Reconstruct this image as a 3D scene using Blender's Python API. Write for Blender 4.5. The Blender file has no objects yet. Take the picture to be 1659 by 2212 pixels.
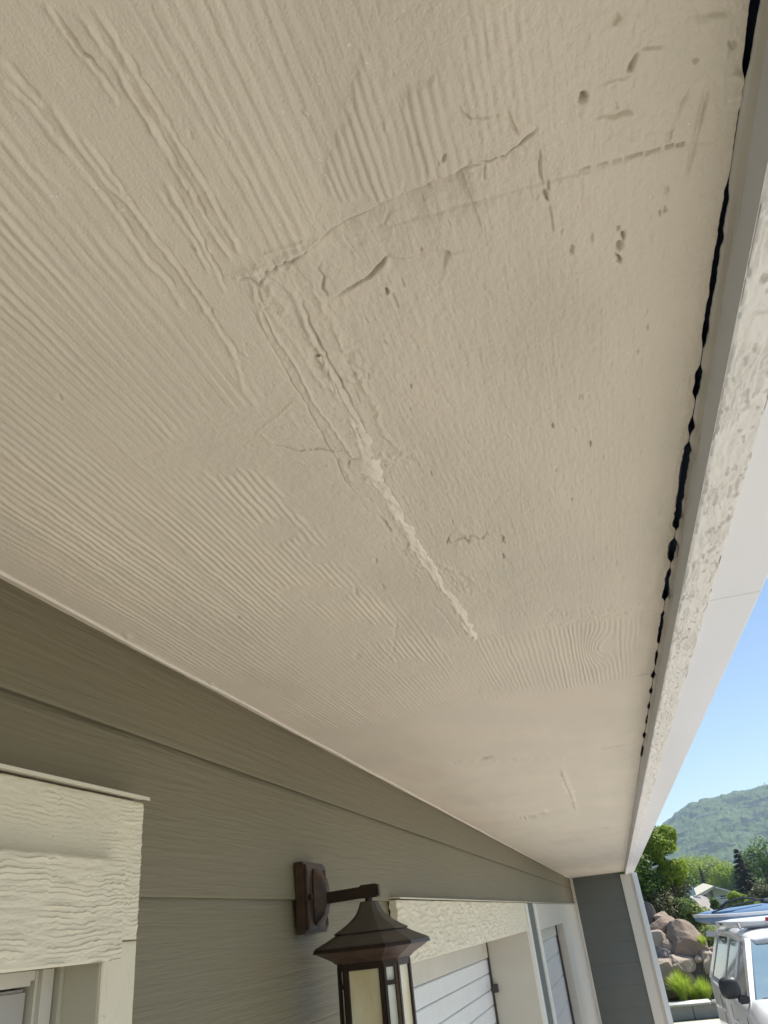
import bpy, bmesh, math, random
import numpy as np
from mathutils import Vector, Matrix

random.seed(7)
S = bpy.context.scene
COL = S.collection

# ------------------------------------------------------------------ camera
# photograph measured on a 1659 x 2212 frame: focal length in those pixels,
# vanishing point of the long direction of the garage and slope of the horizon
F, VX, VY, HS = 1600.0, 1337.0, 1955.0, -0.12
CX, CY = 829.5, 1106.0
def _n(v): return v / np.linalg.norm(v)
D_ = _n(np.array([VX - CX, VY - CY, F]))
U_ = _n(np.cross(np.array([1, HS, 0.]), D_))
if U_[1] > 0: U_ = -U_
R_ = np.cross(D_, U_)
if R_[0] < 0: R_ = -R_
CAMZ = 2.25
def ray(x, y):
    v = np.array([x - CX, y - CY, F]); return np.array([v @ R_, v @ D_, v @ U_])
def onX(x, y, X): q = ray(x, y); return q * X / q[0]
def onY(x, y, Y): q = ray(x, y); return q * Y / q[1]
def onZ(x, y, Z): q = ray(x, y); return q * Z / q[2]
cam = bpy.data.cameras.new('camera'); co = bpy.data.objects.new('camera', cam); COL.objects.link(co)
M = Matrix(((R_[0], -R_[1], -R_[2], 0), (D_[0], -D_[1], -D_[2], 0), (U_[0], -U_[1], -U_[2], 0), (0, 0, 0, 1)))
M.translation = Vector((0, 0, CAMZ))
co.matrix_world = M
cam.sensor_fit = 'HORIZONTAL'; cam.sensor_width = 36; cam.lens = F / 1659 * 36
cam.clip_start = 0.02; cam.clip_end = 8000
S.camera = co

# ------------------------------------------------------------------ light
SUN_AZ, SUN_EL = math.radians(60), math.radians(60)      # azimuth from +Y towards +X
w = bpy.data.worlds.new('World'); S.world = w; w.use_nodes = True
nt = w.node_tree; bg = nt.nodes['Background']
sky = nt.nodes.new('ShaderNodeTexSky'); sky.sky_type = 'NISHITA'; sky.sun_disc = False
sky.sun_elevation = SUN_EL; sky.sun_rotation = SUN_AZ
sky.altitude = 1500; sky.air_density = 1.1; sky.dust_density = 0.15; sky.ozone_density = 0.7
nt.links.new(sky.outputs[0], bg.inputs[0]); bg.inputs[1].default_value = 0.102
sl = bpy.data.lights.new('sun', 'SUN'); sl.energy = 5.0; sl.angle = math.radians(0.5); sl.color = (1, .95, .87)
so = bpy.data.objects.new('sun', sl); COL.objects.link(so)
sd = Vector((math.sin(SUN_AZ) * math.cos(SUN_EL), math.cos(SUN_AZ) * math.cos(SUN_EL), math.sin(SUN_EL)))
so.rotation_euler = sd.to_track_quat('Z', 'Y').to_euler(); so.location = sd * 50
S.view_settings.view_transform = 'Standard'; S.view_settings.look = 'None'
S.view_settings.exposure = 0.66; S.view_settings.gamma = 1; S.view_settings.use_curve_mapping = False

# ------------------------------------------------------------------ noise
def _hash(ix, iy, s):
    h = (ix.astype(np.int64) * 374761393 + iy.astype(np.int64) * 668265263 + s * 144665) & 0x7fffffff
    h = ((h ^ (h >> 13)) * 1274126177) & 0x7fffffff
    return ((h ^ (h >> 16)) & 0xffff) / 65535.0
def vn(x, y, s=0):
    ix = np.floor(x); iy = np.floor(y); fx = x - ix; fy = y - iy
    fx = fx * fx * (3 - 2 * fx); fy = fy * fy * (3 - 2 * fy)
    a = _hash(ix, iy, s); b = _hash(ix + 1, iy, s); c = _hash(ix, iy + 1, s); d = _hash(ix + 1, iy + 1, s)
    return (a + (b - a) * fx) * (1 - fy) + (c + (d - c) * fx) * fy - .5
def fbm(x, y, o=3, s=0):
    r = 0; a = 1
    for i in range(o):
        r = r + a * vn(x * 2 ** i + 17.3 * i, y * 2 ** i + 5.1 * i, s + i); a *= .5
    return r
def sm(e0, e1, x):
    t = np.clip((x - e0) / (e1 - e0), 0, 1); return t * t * (3 - 2 * t)

# ------------------------------------------------------------------ object helpers
def link(name, me, mats, parent=None):
    o = bpy.data.objects.new(name, me); COL.objects.link(o)
    for m in (mats if isinstance(mats, (list, tuple)) else [mats]): me.materials.append(m)
    if parent: o.parent = parent
    return o
def tag(o, label=None, cat=None, group=None, kind=None):
    if label: o['label'] = label
    if cat: o['category'] = cat
    if group: o['group'] = group
    if kind: o['kind'] = kind
    return o
def thing(name, label, cat, loc=(0, 0, 0), rz=0, group=None):
    o = bpy.data.objects.new(name, None); COL.objects.link(o); o.empty_display_size = .1
    o.location = loc; o.rotation_euler = (0, 0, rz)
    return tag(o, label, cat, group)
def mesh_np(name, V, Q, smooth=True, nflat=0):
    me = bpy.data.meshes.new(name); V = np.asarray(V, np.float32); Q = np.asarray(Q, np.int32)
    k = Q.shape[1]
    me.vertices.add(len(V)); me.vertices.foreach_set('co', V.ravel())
    me.loops.add(Q.size); me.loops.foreach_set('vertex_index', Q.ravel())
    me.polygons.add(len(Q)); me.polygons.foreach_set('loop_start', np.arange(0, Q.size, k, dtype=np.int32))
    fl = np.full(len(Q), smooth); fl[len(Q) - nflat:] = False; me.polygons.foreach_set('use_smooth', fl)
    me.update(calc_edges=True); me.validate(); return me
def grid_quads(nu, nv, flip=False):
    i = np.arange(nu * nv).reshape(nv, nu)
    a, b, c, d = i[:-1, :-1].ravel(), i[:-1, 1:].ravel(), i[1:, 1:].ravel(), i[1:, :-1].ravel()
    return np.stack([a, d, c, b] if flip else [a, b, c, d], 1)
class MB:
    def __init__(s): s.b = bmesh.new()
    def box(s, x0, x1, y0, y1, z0, z1, bev=0):
        r = bmesh.ops.create_cube(s.b, size=1)
        for v in r['verts']:
            v.co = Vector(((x0 + x1) / 2 + v.co.x * (x1 - x0), (y0 + y1) / 2 + v.co.y * (y1 - y0), (z0 + z1) / 2 + v.co.z * (z1 - z0)))
        if bev:
            es = list({e for v in r['verts'] for e in v.link_edges})
            bmesh.ops.bevel(s.b, geom=es, offset=bev, segments=2, affect='EDGES')
        return s
    def hexa(s, p):           # 8 points: 4 bottom, 4 top, same order
        v = [s.b.verts.new(q) for q in p]
        for f in ((3, 2, 1, 0), (4, 5, 6, 7), (0, 1, 5, 4), (1, 2, 6, 5), (2, 3, 7, 6), (3, 0, 4, 7)): s.b.faces.new([v[i] for i in f])
        return s
    def prism(s, pts, a, b, axis=1):   # closed outline extruded along an axis
        def mk(p, t):
            return {0: (t, p[0], p[1]), 1: (p[0], t, p[1]), 2: (p[0], p[1], t)}[axis]
        A = [s.b.verts.new(mk(p, a)) for p in pts]; B = [s.b.verts.new(mk(p, b)) for p in pts]
        s.b.faces.new(A); s.b.faces.new(B[::-1]); n = len(pts)
        for i in range(n): s.b.faces.new([A[i], B[i], B[(i + 1) % n], A[(i + 1) % n]])
        return s
    def rings(s, rings, cap=True):
        R = [[s.b.verts.new(p) for p in r] for r in rings]; n = len(rings[0])
        for a, b in zip(R[:-1], R[1:]):
            for i in range(n): s.b.faces.new([a[i], a[(i + 1) % n], b[(i + 1) % n], b[i]])
        if cap: s.b.faces.new(R[0][::-1]); s.b.faces.new(R[-1])
        return s
    def tube(s, pts, rad, n=8):
        pts = [Vector(p) for p in pts]; rr = rad if isinstance(rad, (list, tuple)) else [rad] * len(pts); rg = []
        for i, p in enumerate(pts):
            t = (pts[min(i + 1, len(pts) - 1)] - pts[max(i - 1, 0)]).normalized()
            a = t.cross(Vector((0, 0, 1)) if abs(t.z) < .9 else Vector((1, 0, 0))).normalized(); b = t.cross(a)
            rg.append([p + (a * math.cos(k * 2 * math.pi / n) + b * math.sin(k * 2 * math.pi / n)) * rr[i] for k in range(n)])
        return s.rings(rg)
    def build(s, name, mat, parent=None, smooth=False):
        bmesh.ops.recalc_face_normals(s.b, faces=s.b.faces)
        me = bpy.data.meshes.new(name); s.b.to_mesh(me); s.b.free()
        if smooth:
            for p in me.polygons: p.use_smooth = True
        return link(name, me, mat, parent)

# ------------------------------------------------------------------ materials
def mat(name, col, rough=.6, var=None, vscale=3., vstretch=(1, 1, 1), bumps=(), metal=0, spec=.5, coat=0, speck=None, trans=0):
    m = bpy.data.materials.new(name); m.use_nodes = True; t = m.node_tree; N = t.nodes; L = t.links
    b = N['Principled BSDF']; b.inputs['Roughness'].default_value = rough; b.inputs['Metallic'].default_value = metal
    b.inputs['Specular IOR Level'].default_value = spec; b.inputs['Coat Weight'].default_value = coat
    b.inputs['Base Color'].default_value = (*col, 1)
    tc = N.new('ShaderNodeTexCoord')
    def noise(scale, stretch, detail=4, dist=0, rgh=.55):
        mp = N.new('ShaderNodeMapping'); mp.inputs['Scale'].default_value = stretch; L.new(tc.outputs['Object'], mp.inputs[0])
        n = N.new('ShaderNodeTexNoise'); n.inputs['Scale'].default_value = scale; n.inputs['Detail'].default_value = detail
        n.inputs['Distortion'].default_value = dist; n.inputs['Roughness'].default_value = rgh; L.new(mp.outputs[0], n.inputs[0]); return n
    last = None
    if var:
        n = noise(vscale, vstretch, 5, .4); r = N.new('ShaderNodeValToRGB'); L.new(n.outputs[0], r.inputs[0])
        r.color_ramp.elements[0].position = .32; r.color_ramp.elements[1].position = .68
        r.color_ramp.elements[0].color = (*col, 1); r.color_ramp.elements[1].color = (*var, 1); last = r.outputs[0]
    if speck:                 # (colour, scale, threshold, stretch)
        n = noise(speck[1], speck[3], 2, .2); r = N.new('ShaderNodeValToRGB'); L.new(n.outputs[0], r.inputs[0])
        r.color_ramp.elements[0].position = speck[2]; r.color_ramp.elements[1].position = speck[2] + .04
        r.color_ramp.elements[0].color = (0, 0, 0, 1); r.color_ramp.elements[1].color = (1, 1, 1, 1)
        mx = N.new('ShaderNodeMix'); mx.data_type = 'RGBA'; L.new(r.outputs[0], mx.inputs[0])
        if last: L.new(last, mx.inputs[6])
        else: mx.inputs[6].default_value = (*col, 1)
        mx.inputs[7].default_value = (*speck[0], 1); last = mx.outputs[2]
    if last: L.new(last, b.inputs['Base Color'])
    prev = None
    for (sc, st, dist, amt, detail) in bumps:      # scale, stretch, distance(m), strength, detail
        n = noise(sc, st, detail, .3); bp = N.new('ShaderNodeBump'); bp.inputs['Distance'].default_value = dist
        bp.inputs['Strength'].default_value = amt; L.new(n.outputs[0], bp.inputs['Height'])
        if prev: L.new(prev, bp.inputs['Normal'])
        prev = bp.outputs[0]
    if prev: L.new(prev, b.inputs['Normal'])
    if trans: b.inputs['Transmission Weight'].default_value = trans
    return m

SOF = (.685, .600, .497)
m_soffit = mat('soffit_paint', SOF, .5, (.615, .555, .455), 3.2, bumps=((420, (1, 1, 1), .0014, .55, 3), (170, (1.8, .45, 1), .0014, .40, 3)),
               speck=((.78, .74, .66), 260, .715, (1, 1, 1)))
def add_dark_tone(m, col):          # darker tone in the cracks and along the outer edge
    t = m.node_tree; N = t.nodes; L = t.links; b = N['Principled BSDF']; src = b.inputs['Base Color'].links[0].from_socket
    a = N.new('ShaderNodeAttribute'); a.attribute_name = 'dark_tone'; mx = N.new('ShaderNodeMix'); mx.data_type = 'RGBA'
    L.new(a.outputs['Fac'], mx.inputs[0]); L.new(src, mx.inputs[6]); mx.inputs[7].default_value = (*col, 1); L.new(mx.outputs[2], b.inputs['Base Color'])
add_dark_tone(m_soffit, (.20, .17, .14))
m_caulk = mat('fresh_caulk', (.77, .70, .60), .4, (.69, .615, .51), 45, bumps=((220, (1, 1, 1), .0012, .6, 4),))
m_edge = mat('edge_caulk', (.56, .53, .48), .5, (.50, .475, .44), 30, (1, .2, 1), bumps=((150, (1, .3, 1), .001, .5, 3),))
m_facia_in = mat('inner_fascia_paint', (.59, .605, .64), .55, bumps=((60, (1, .1, 1), .001, .3, 3),))
m_rough = mat('rough_trim_paint', (.82, .79, .76), .6, (.77, .745, .72), 9, bumps=((260, (1, 1, 1), .001, .4, 3),), speck=((.3, .28, .26), 95, .76, (1, .5, 1)))
m_gutter = mat('gutter_metal', (.84, .84, .87), .35, (.80, .80, .84), 3, (1, .3, 1), bumps=((14, (1, .25, 1), .003, .15, 2),))
m_void = mat('cavity_shade_colour', (.05, .07, .13), .8)  # shade and bluish reflection inside the open joint, put into the colour
m_siding = mat('olive_siding_paint', (.187, .160, .098), .55, (.172, .149, .092), 2.5, (1, .5, 1),
               bumps=((20, (1, .2, 4.5), .0040, .75, 3), (70, (1, .12, 2.8), .0012, .5, 2), (300, (1, 1, 1), .0006, .3, 2)), speck=((.10, .09, .07), 22, .775, (1, 1, 1)))
m_siding2 = mat('shaded_siding_paint', (.108, .118, .108), .6, (.097, .108, .10), 1.5, bumps=((12, (.25, 1, 4), .003, .4, 2),))  # siding colour darkened and cooled for the shade on the end wall
m_trim = mat('cream_trim_paint', (.70, .635, .49), .5, (.655, .60, .465), 6, bumps=((260, (1, 1, 1), .0008, .4, 3),), speck=((.35, .33, .28), 60, .765, (1, 1, 1)))
m_trim_plain = mat('smooth_cream_paint', (.60, .56, .49), .45, (.56, .53, .455), 5, bumps=((40, (1, 1, .3), .001, .25, 3),), speck=((.3, .28, .25), 18, .78, (1, 1, 1)))
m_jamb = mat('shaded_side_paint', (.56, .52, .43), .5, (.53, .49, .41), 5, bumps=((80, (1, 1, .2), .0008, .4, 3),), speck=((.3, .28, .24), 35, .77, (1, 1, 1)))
m_door = mat('glossy_white_door', (.84, .85, .85), .2, (.80, .82, .83), 6, bumps=((9, (1, 1, 1), .004, .3, 3), (160, (1, 1, 1), .0008, .25, 2)))
m_door1 = mat('grey_door_paint', (.40, .37, .33), .6, (.38, .355, .32), 5)
m_seal = mat('dark_rubber_seal', (.05, .045, .04), .6)
m_flash = mat('cream_drip_flashing', (.70, .66, .54), .4, bumps=((50, (1, .2, 1), .001, .3, 2),), speck=((.2, .18, .14), 70, .75, (1, .4, 1)))
m_white = mat('white_bead', (.74, .73, .68), .45)
m_outer = mat('pale_corner_metal', (.62, .66, .68), .35)

# ------------------------------------------------------------------ dimensions of the eave (metres, z from the ground)
ZS = .4955; XW = -.7343; XE = .2125; YEND = 14.9
def Z(z): return z + CAMZ
garage = thing('garage_building', 'olive green sided garage with beige painted soffit and cream trimmed garage doors', 'garage', (0, 0, 0))

def S_(x, y):                 # a point of the photograph on the soffit plane -> (X, Y)
    q = onZ(x, y, ZS); return (q[0], q[1])

# ------------------------------------------------------------------ soffit relief
def subdiv(P, step=.004, jit=0, seed=0, wob=0):
    rr = np.random.RandomState(seed); P = [np.array(p) for p in P]; out = [P[0]]
    for a, b in zip(P[:-1], P[1:]):
        n = max(1, int(np.linalg.norm(b - a) / step))
        for k in range(1, n + 1):
            p = a + (b - a) * k / n
            out.append(p + rr.uniform(-jit, jit, 2) if jit else p)
    out = np.array(out)
    if wob and len(out) > 3:       # lazy waver of a hand made or torn line
        k = np.arange(len(out)) * .42; out = out + wob * 2 * np.stack([vn(k, k * 0 + seed, 5), vn(k + 50, k * 0 + seed, 6)], 1)
    return out
DARK = [None]
def add_poly(H, X, Y, xs, ys, pts, width, height, kind='ridge', jit=0, decay=.02, vary=.5, seed=0, taper=True, world=False):
    P = subdiv(pts if world else [S_(*p) for p in pts], .004, jit * .8, seed, .0010 if jit else 0)
    darkened = (height <= -.0014 and width < .0023) or (height <= -.0024 and width < .035)
    if height < 0 and width < .003: width, height = width * .56, height * 1.75
    mrg = width * 4 + (decay * 3 if kind == 'step' else 0)
    i0, i1 = np.searchsorted(xs, [P[:, 0].min() - mrg, P[:, 0].max() + mrg]); j0, j1 = np.searchsorted(ys, [P[:, 1].min() - mrg, P[:, 1].max() + mrg])
    if i1 - i0 < 2 or j1 - j0 < 2: return
    x = X[j0:j1, i0:i1]; y = Y[j0:j1, i0:i1]
    best = np.full(x.shape, 1e9); side = np.zeros(x.shape); tt = np.zeros(x.shape); n = len(P) - 1
    for k in range(n):
        a = P[k]; d = P[k + 1] - a; L2 = d @ d + 1e-12
        t = np.clip(((x - a[0]) * d[0] + (y - a[1]) * d[1]) / L2, 0, 1)
        dx = x - a[0] - t * d[0]; dy = y - a[1] - t * d[1]; dd = dx * dx + dy * dy
        m = dd < best; best[m] = dd[m]; tt[m] = (k + t[m]) / n
        side[m] = np.sign(d[0] * dy[m] - d[1] * dx[m])
    dist = np.sqrt(best)
    A = height * (1.25 if height < 0 else 1.15) * (1 + vary * 2 * vn(tt * n * .25, tt * 0 + seed, 3))
    if height < 0: dist = dist / (.75 + .9 * np.abs(vn(tt * n * .18, tt * 0 + seed, 7)) * 2) ; A = A * (.55 + .9 * (vn(tt * n * .31, tt * 0 + seed, 8) + .5))
    tp = .28 if height < 0 and kind == 'ridge' else .08
    if taper: A = A * sm(0, tp, tt) * sm(0, tp, 1 - tt)
    if DARK[0] is not None and darkened: DARK[0][j0:j1, i0:i1] += np.clip(-A / .0026, 0, 1) * np.exp(-(dist / (width * .8)) ** 2)
    if kind == 'ridge': H[j0:j1, i0:i1] += A * np.exp(-(dist / width) ** 2)
    elif kind == 'step': H[j0:j1, i0:i1] += A * np.where(side > 0, 1, 0) * sm(0, width, dist) * np.exp(-dist / decay) - .5 * np.abs(A) * np.exp(-(dist / (width * .7)) ** 2)
def mask_poly(X, Y, pts, soft=.006, rag=.006, seed=0):
    P = np.array([S_(*p) for p in pts]); n = len(P); ins = np.zeros(X.shape, bool); d2 = np.full(X.shape, 1e9)
    xw = X + rag * 2 * fbm(X * 60, Y * 40, 3, seed); yw = Y + rag * 3 * fbm(X * 60, Y * 30, 3, seed + 9)
    for i in range(n):
        a = P[i]; b = P[(i + 1) % n]; d = b - a
        t = np.clip(((xw - a[0]) * d[0] + (yw - a[1]) * d[1]) / (d @ d + 1e-12), 0, 1)
        d2 = np.minimum(d2, (xw - a[0] - t * d[0]) ** 2 + (yw - a[1] - t * d[1]) ** 2)
        c = (a[1] > yw) != (b[1] > yw)
        ins ^= c & (xw < (b[0] - a[0]) * (yw - a[1]) / (b[1] - a[1] + 1e-15) + a[0])
    sdv = np.sqrt(d2) * np.where(ins, 1, -1)
    return sm(-soft, soft, sdv)

def grain(X, Y, lam, seed=0, knot=None):
    ph = X / lam + 1.5 * fbm(X * 6, Y * 1.3, 2, seed) + .30 * fbm(X * 40, Y * 9, 3, seed + 5) + .22 * fbm(X * 60, Y * 45, 2, seed + 6)
    if knot is not None:
        kx, ky, r = knot; ph = ph + 3.2 * np.exp(-(((X - kx) / r) ** 2 + ((Y - ky) / (r * 3.2)) ** 2))
    c = .5 + .5 * np.cos(2 * np.pi * ph)
    a = .65 + .9 * vn(X * 70, Y * 5, seed + 8)
    return (c ** .75) * a

def soffit_height(X, Y, xs, ys):
    H = .0011 * fbm(X * 9, Y * 5, 3, 1) + .0005 * fbm(X * 55, Y * 45, 3, 2)
    # combed left part of the sheet
    G1 = mask_poly(X, Y, [(-1500, -900), (640, -700), (720, -60), (775, 80), (705, 330), (700, 470), (600, 545), (540, 600), (575, 700), (560, 850),
                          (440, 900), (300, 1000), (330, 1015), (440, 1012), (560, 1030), (660, 1120), (720, 1170), (640, 1195), (790, 1235), (770, 1262), (860, 1300), (890, 1330),
                          (960, 1400), (1010, 1490), (1120, 1640), (700, 1800), (-1500, 1600)], .011, .012, 3)
    band = mask_poly(X, Y, [(-700, -500), (130, -400), (250, -60), (440, 300), (560, 520), (560, 840), (420, 700), (260, 520), (130, 470), (-20, 120)], .02, .01, 7)
    for k, p in enumerate(([(600, 1268), (700, 1250), (775, 1285), (735, 1302), (610, 1300)], [(695, 1375), (745, 1345), (850, 1348), (900, 1372), (800, 1385)],
                           [(380, 960), (500, 930), (600, 990), (480, 1025), (400, 1003)], [(830, 1435), (900, 1420), (960, 1450), (880, 1462)], [(560, 1120), (620, 1110), (650, 1160), (590, 1180)])):
        G1 = G1 * (1 - mask_poly(X, Y, p, .009, .012, 20 + k))
    far = 1 - .55 * sm(1.0, 1.9, Y)
    fadew = .55 + .45 * sm(.0, .10, X - XW)
    amp = .0021 * (1 - .88 * band) * far * fadew * (.7 + 1.2 * vn(X * 7, Y * 4, 31)) 
    topfade = 1 - .55 * sm(-.12, .0, X) * (1 - sm(.3, .5, Y))
    H += G1 * amp * topfade * grain(X, Y, .0104, 4)
    H += G1 * .00035 * (1 - band) * far * grain(X, Y, .0047, 40)
    # raised comb triangle, sheet end with a knot
    G2 = mask_poly(X, Y, [(790, 122), (812, 150), (835, 205), (868, 212), (905, 165), (935, 140), (975, 215), (1010, 300), (1015, 345), (950, 385), (830, 432), (730, 420), (700, 390), (722, 300)], .005, .006, 11)
    H += G2 * (.0018 * grain(X, Y, .0076, 14) + .0006)
    G2b = mask_poly(X, Y, [(1010, 20), (1130, 40), (1150, 260), (1090, 330), (1030, 330), (985, 200)], .01, .006, 12)
    H += G2b * .0010 * grain(X, Y, .007, 15)
    kx, ky = S_(1292, 1400)
    G3 = mask_poly(X, Y, [(1030, 1380), (1200, 1355), (1390, 1332), (1375, 1440), (1345, 1491), (1180, 1490), (1037, 1485)], .006, .004, 13)
    H += G3 * (.0021 * grain(X, Y, .0100, 16, (kx, ky, .03)) * (.55 + .45 * sm(-.05, .05, X)))
    # fine brushed grain on the smooth side
    R = (1 - G1) * (1 - G3) * (1 - G2)
    fine = .5 + .5 * sm(.4, .8, Y)
    H += R * fine * (.00075 * np.maximum(0, fbm(X * 210, Y * 14, 3, 51)) + .00045 * fbm(X * 400, Y * 55, 2, 61)) * sm(-.3, -.1, X)
    H += R * .0007 * fbm(X * 230, Y * 200, 2, 71)
    for k, p in enumerate(([(500, 600), (560, 560), (650, 545), (665, 560), (600, 600), (615, 690), (585, 690), (560, 620)],
                           [(665, 730), (690, 735), (740, 830), (790, 930), (830, 975), (900, 975), (905, 1000), (830, 1005), (850, 1040), (790, 1040), (750, 900), (690, 800)],
                           [(720, 740), (745, 740), (790, 800), (790, 860), (760, 850)], [(1010, 345), (1095, 335), (1120, 345), (1020, 372)], [(840, 1130), (870, 1160), (915, 1250), (895, 1260)],
                           [(900, 1200), (1010, 1240), (1030, 1290), (985, 1280)], [(1180, 1320), (1420, 1290), (1430, 1325), (1200, 1350)], [(1585, 140), (1620, 150), (1625, 260), (1590, 250)])):
        mk = mask_poly(X, Y, p, .006, .006, 60 + k); nn = fbm(X * 190, Y * 150, 3, 90 + k); H += mk * (.0024 * np.maximum(0, nn) - .0016 * np.maximum(0, -nn))
    # smooth filled end of the sheet
    a = lambda pts, w, h, kind='ridge', **k: add_poly(H, X, Y, xs, ys, pts, w, h, kind, **k)
    # long loose waves in the smooth band
    for i, L in enumerate(([(90, 0), (150, 90), (215, 165), (260, 235)], [(150, 0), (200, 70), (270, 180), (340, 300), (400, 400), (450, 490), (505, 570)],
              [(195, 0), (240, 75), (290, 160), (350, 260), (420, 370), (470, 460), (525, 560)], [(0, 125), (50, 190), (90, 235)], [(0, 165), (60, 225), (110, 290), (150, 335)],
              [(85, 195), (140, 270), (180, 330), (230, 400), (285, 450), (330, 515), (385, 580), (430, 650), (500, 760), (533, 862)],
              [(75, 240), (135, 310), (180, 380), (240, 450), (300, 545), (360, 610), (400, 680)], [(170, 290), (215, 350), (260, 410), (300, 480)],
              [(330, 400), (370, 460), (420, 530), (455, 600)], [(350, 380), (400, 470), (450, 560), (490, 640)], [(540, 600), (560, 680), (585, 740)])):
        a(L, .0022, .0013 if i in (1, 2, 5) else .0009, jit=.0009, seed=100 + i, vary=.7)
        a([(x + 8, y - 4) for x, y in L], .0016, -.0009, jit=.0009, seed=140 + i, vary=.7)
    # broken edge of the old patch
    a([(505, 612), (545, 600), (560, 618), (580, 590), (600, 575), (640, 562), (665, 545)], .0022, -.0016, jit=.0022, seed=1)
    a([(515, 600), (560, 580), (620, 560), (660, 540), (700, 515)], .0045, .0017, jit=.003, seed=2)
    a([(570, 548), (620, 532), (660, 520)], .0016, .0011, jit=.001, seed=3)
    a([(690, 520), (715, 500), (745, 482), (790, 462), (835, 440), (880, 420), (930, 398), (985, 378), (1015, 365)], .0022, -.0020, 'step', jit=.0012, decay=.02, seed=4)
    a([(715, 500), (745, 482), (790, 464), (830, 444)], .0016, -.0028, jit=.0006, seed=5)
    a([(1010, 362), (1030, 352), (1060, 350), (1095, 338), (1110, 322), (1135, 302), (1150, 288), (1165, 275), (1172, 258)], .0020, -.0017, jit=.0016, seed=6)
    a([(1015, 350), (1045, 342), (1085, 340)], .003, .0016, jit=.003, seed=7)
    a([(1090, 235), (1098, 262), (1112, 285), (1118, 302)], .0014, -.0012, jit=.0009, seed=8)
    a([(975, 215), (1000, 245), (1015, 258), (1060, 250), (1090, 245)], .0014, -.0006, jit=.001, seed=9)
    full = [(560, 612), (580, 590), (640, 560), (690, 522), (715, 500), (745, 482), (790, 463), (835, 441), (880, 420), (930, 398), (985, 378), (1015, 362), (1060, 348), (1095, 338), (1110, 322), (1135, 302), (1150, 288), (1168, 270)]
    a(full, .0022, -.0014, 'step', jit=.0012, decay=.035, seed=304, vary=.3); a(full, .0016, -.0009, jit=.0012, seed=305, vary=.5)
    # straight seam
    a([(790, 508), (900, 478), (1000, 450), (1160, 402)], .005, -.0006, seed=10, vary=.2)
    a([(820, 500), (1000, 447), (1160, 399), (1280, 366), (1400, 332), (1480, 312), (1575, 300)], .0026, .0006, 'step', decay=.03, seed=11, vary=.2)
    for i, (p, q) in enumerate((((1250, 370), (1272, 362)), ((1290, 358), (1310, 353)), ((1325, 350), (1340, 345)), ((1352, 342), (1385, 333)), ((1400, 330), (1425, 322)), ((1440, 318), (1452, 314)), ((1465, 314), (1475, 311)))):
        a([p, q], .0014, -.0016, seed=12 + i, taper=False)
    a([(1167, 318), (1168, 360), (1174, 405)], .0014, -.0013, seed=20, jit=.0004)
    a([(1174, 408), (1184, 438)], .0019, -.0024, seed=21)
    a([(1184, 438), (1192, 470), (1196, 508)], .0013, -.0010, seed=22, jit=.0005)
    a([(1048, 352), (1046, 395)], .0012, -.0008, seed=23)
    a([(930, 398), (925, 416)], .0015, -.0012, seed=24); a([(962, 330), (955, 352)], .0013, -.0014, seed=25)
    # crossing cracks under the seam
    a([(715, 645), (750, 625), (790, 605), (820, 575), (848, 548)], .0016, -.0023, seed=26, jit=.0004)
    a([(835, 563), (880, 560), (930, 548), (975, 545)], .0016, -.0016, 'step', decay=.012, seed=27, jit=.0005)
    a([(975, 545), (980, 552), (1030, 540)], .002, .0007, seed=28, jit=.002)
    a([(695, 562), (688, 585), (700, 600), (697, 625), (712, 645)], .0015, -.0015, seed=29, jit=.0012)
    a([(800, 500), (830, 492), (845, 460)], .0018, -.0006, seed=30)
    # upper right marks
    a([(1380, 108), (1368, 135), (1357, 162)], .0022, -.0024, seed=31); a([(1378, 108), (1400, 104), (1447, 99)], .0016, -.0013, seed=32, jit=.0006)
    a([(1290, 190), (1330, 172), (1380, 160)], .0014, -.0009, seed=33, jit=.0012); a([(1265, 202), (1260, 225)], .003, -.0010, seed=34, jit=.002)
    a([(1270, 258), (1330, 250), (1382, 240)], .0018, -.0013, seed=35, jit=.0012); a([(1255, 210), (1260, 262)], .003, .0012, seed=36, jit=.003)
    a([(1325, 215), (1335, 240)], .0025, -.0006, seed=37)
    a([(1535, 165), (1525, 210), (1510, 270), (1495, 330), (1475, 405)], .0028, -.0012, seed=38, vary=.2)
    a([(1500, 170), (1482, 205), (1455, 260), (1438, 325)], .0026, -.0008, seed=39, vary=.3)
    a([(1490, 42), (1510, 34), (1540, 30), (1590, 26)], .003, -.0016, seed=40, jit=.002); a([(1572, 85), (1590, 105), (1598, 88)], .002, -.0012, seed=41)
    # loose caulk zig-zag by the trim and crumbs
    a([(1590, 150), (1612, 175), (1600, 205), (1622, 225), (1610, 250)], .004, .0022, seed=42, jit=.005)
    # double hair ridge left of the bead
    a([(553, 625), (565, 660), (590, 720), (640, 790), (672, 862), (712, 915), (745, 965), (770, 1000)], .0016, .0012, seed=43, jit=.0006)
    a([(530, 640), (570, 720), (620, 810), (665, 880), (700, 950), (722, 985), (745, 1040), (790, 1090)], .0013, -.0010, seed=44, jit=.0005)
    a([(560, 615), (575, 660), (600, 700), (640, 740), (665, 790), (710, 850)], .0022, .0006, seed=45, jit=.001)
    # triangular crack
    a([(632, 868), (600, 900), (565, 928), (545, 948)], .0014, .0010, seed=46, jit=.001)
    a([(565, 955), (600, 962), (630, 970), (648, 974), (690, 970), (722, 976), (762, 975)], .0015, -.0020, seed=47, jit=.0006)
    a([(548, 948), (520, 975), (505, 995)], .0012, .0006, seed=48, jit=.001)
    a([(560, 935), (590, 960)], .0018, .0008, seed=49); a([(620, 890), (645, 925)], .003, .0006, seed=50)
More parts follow.
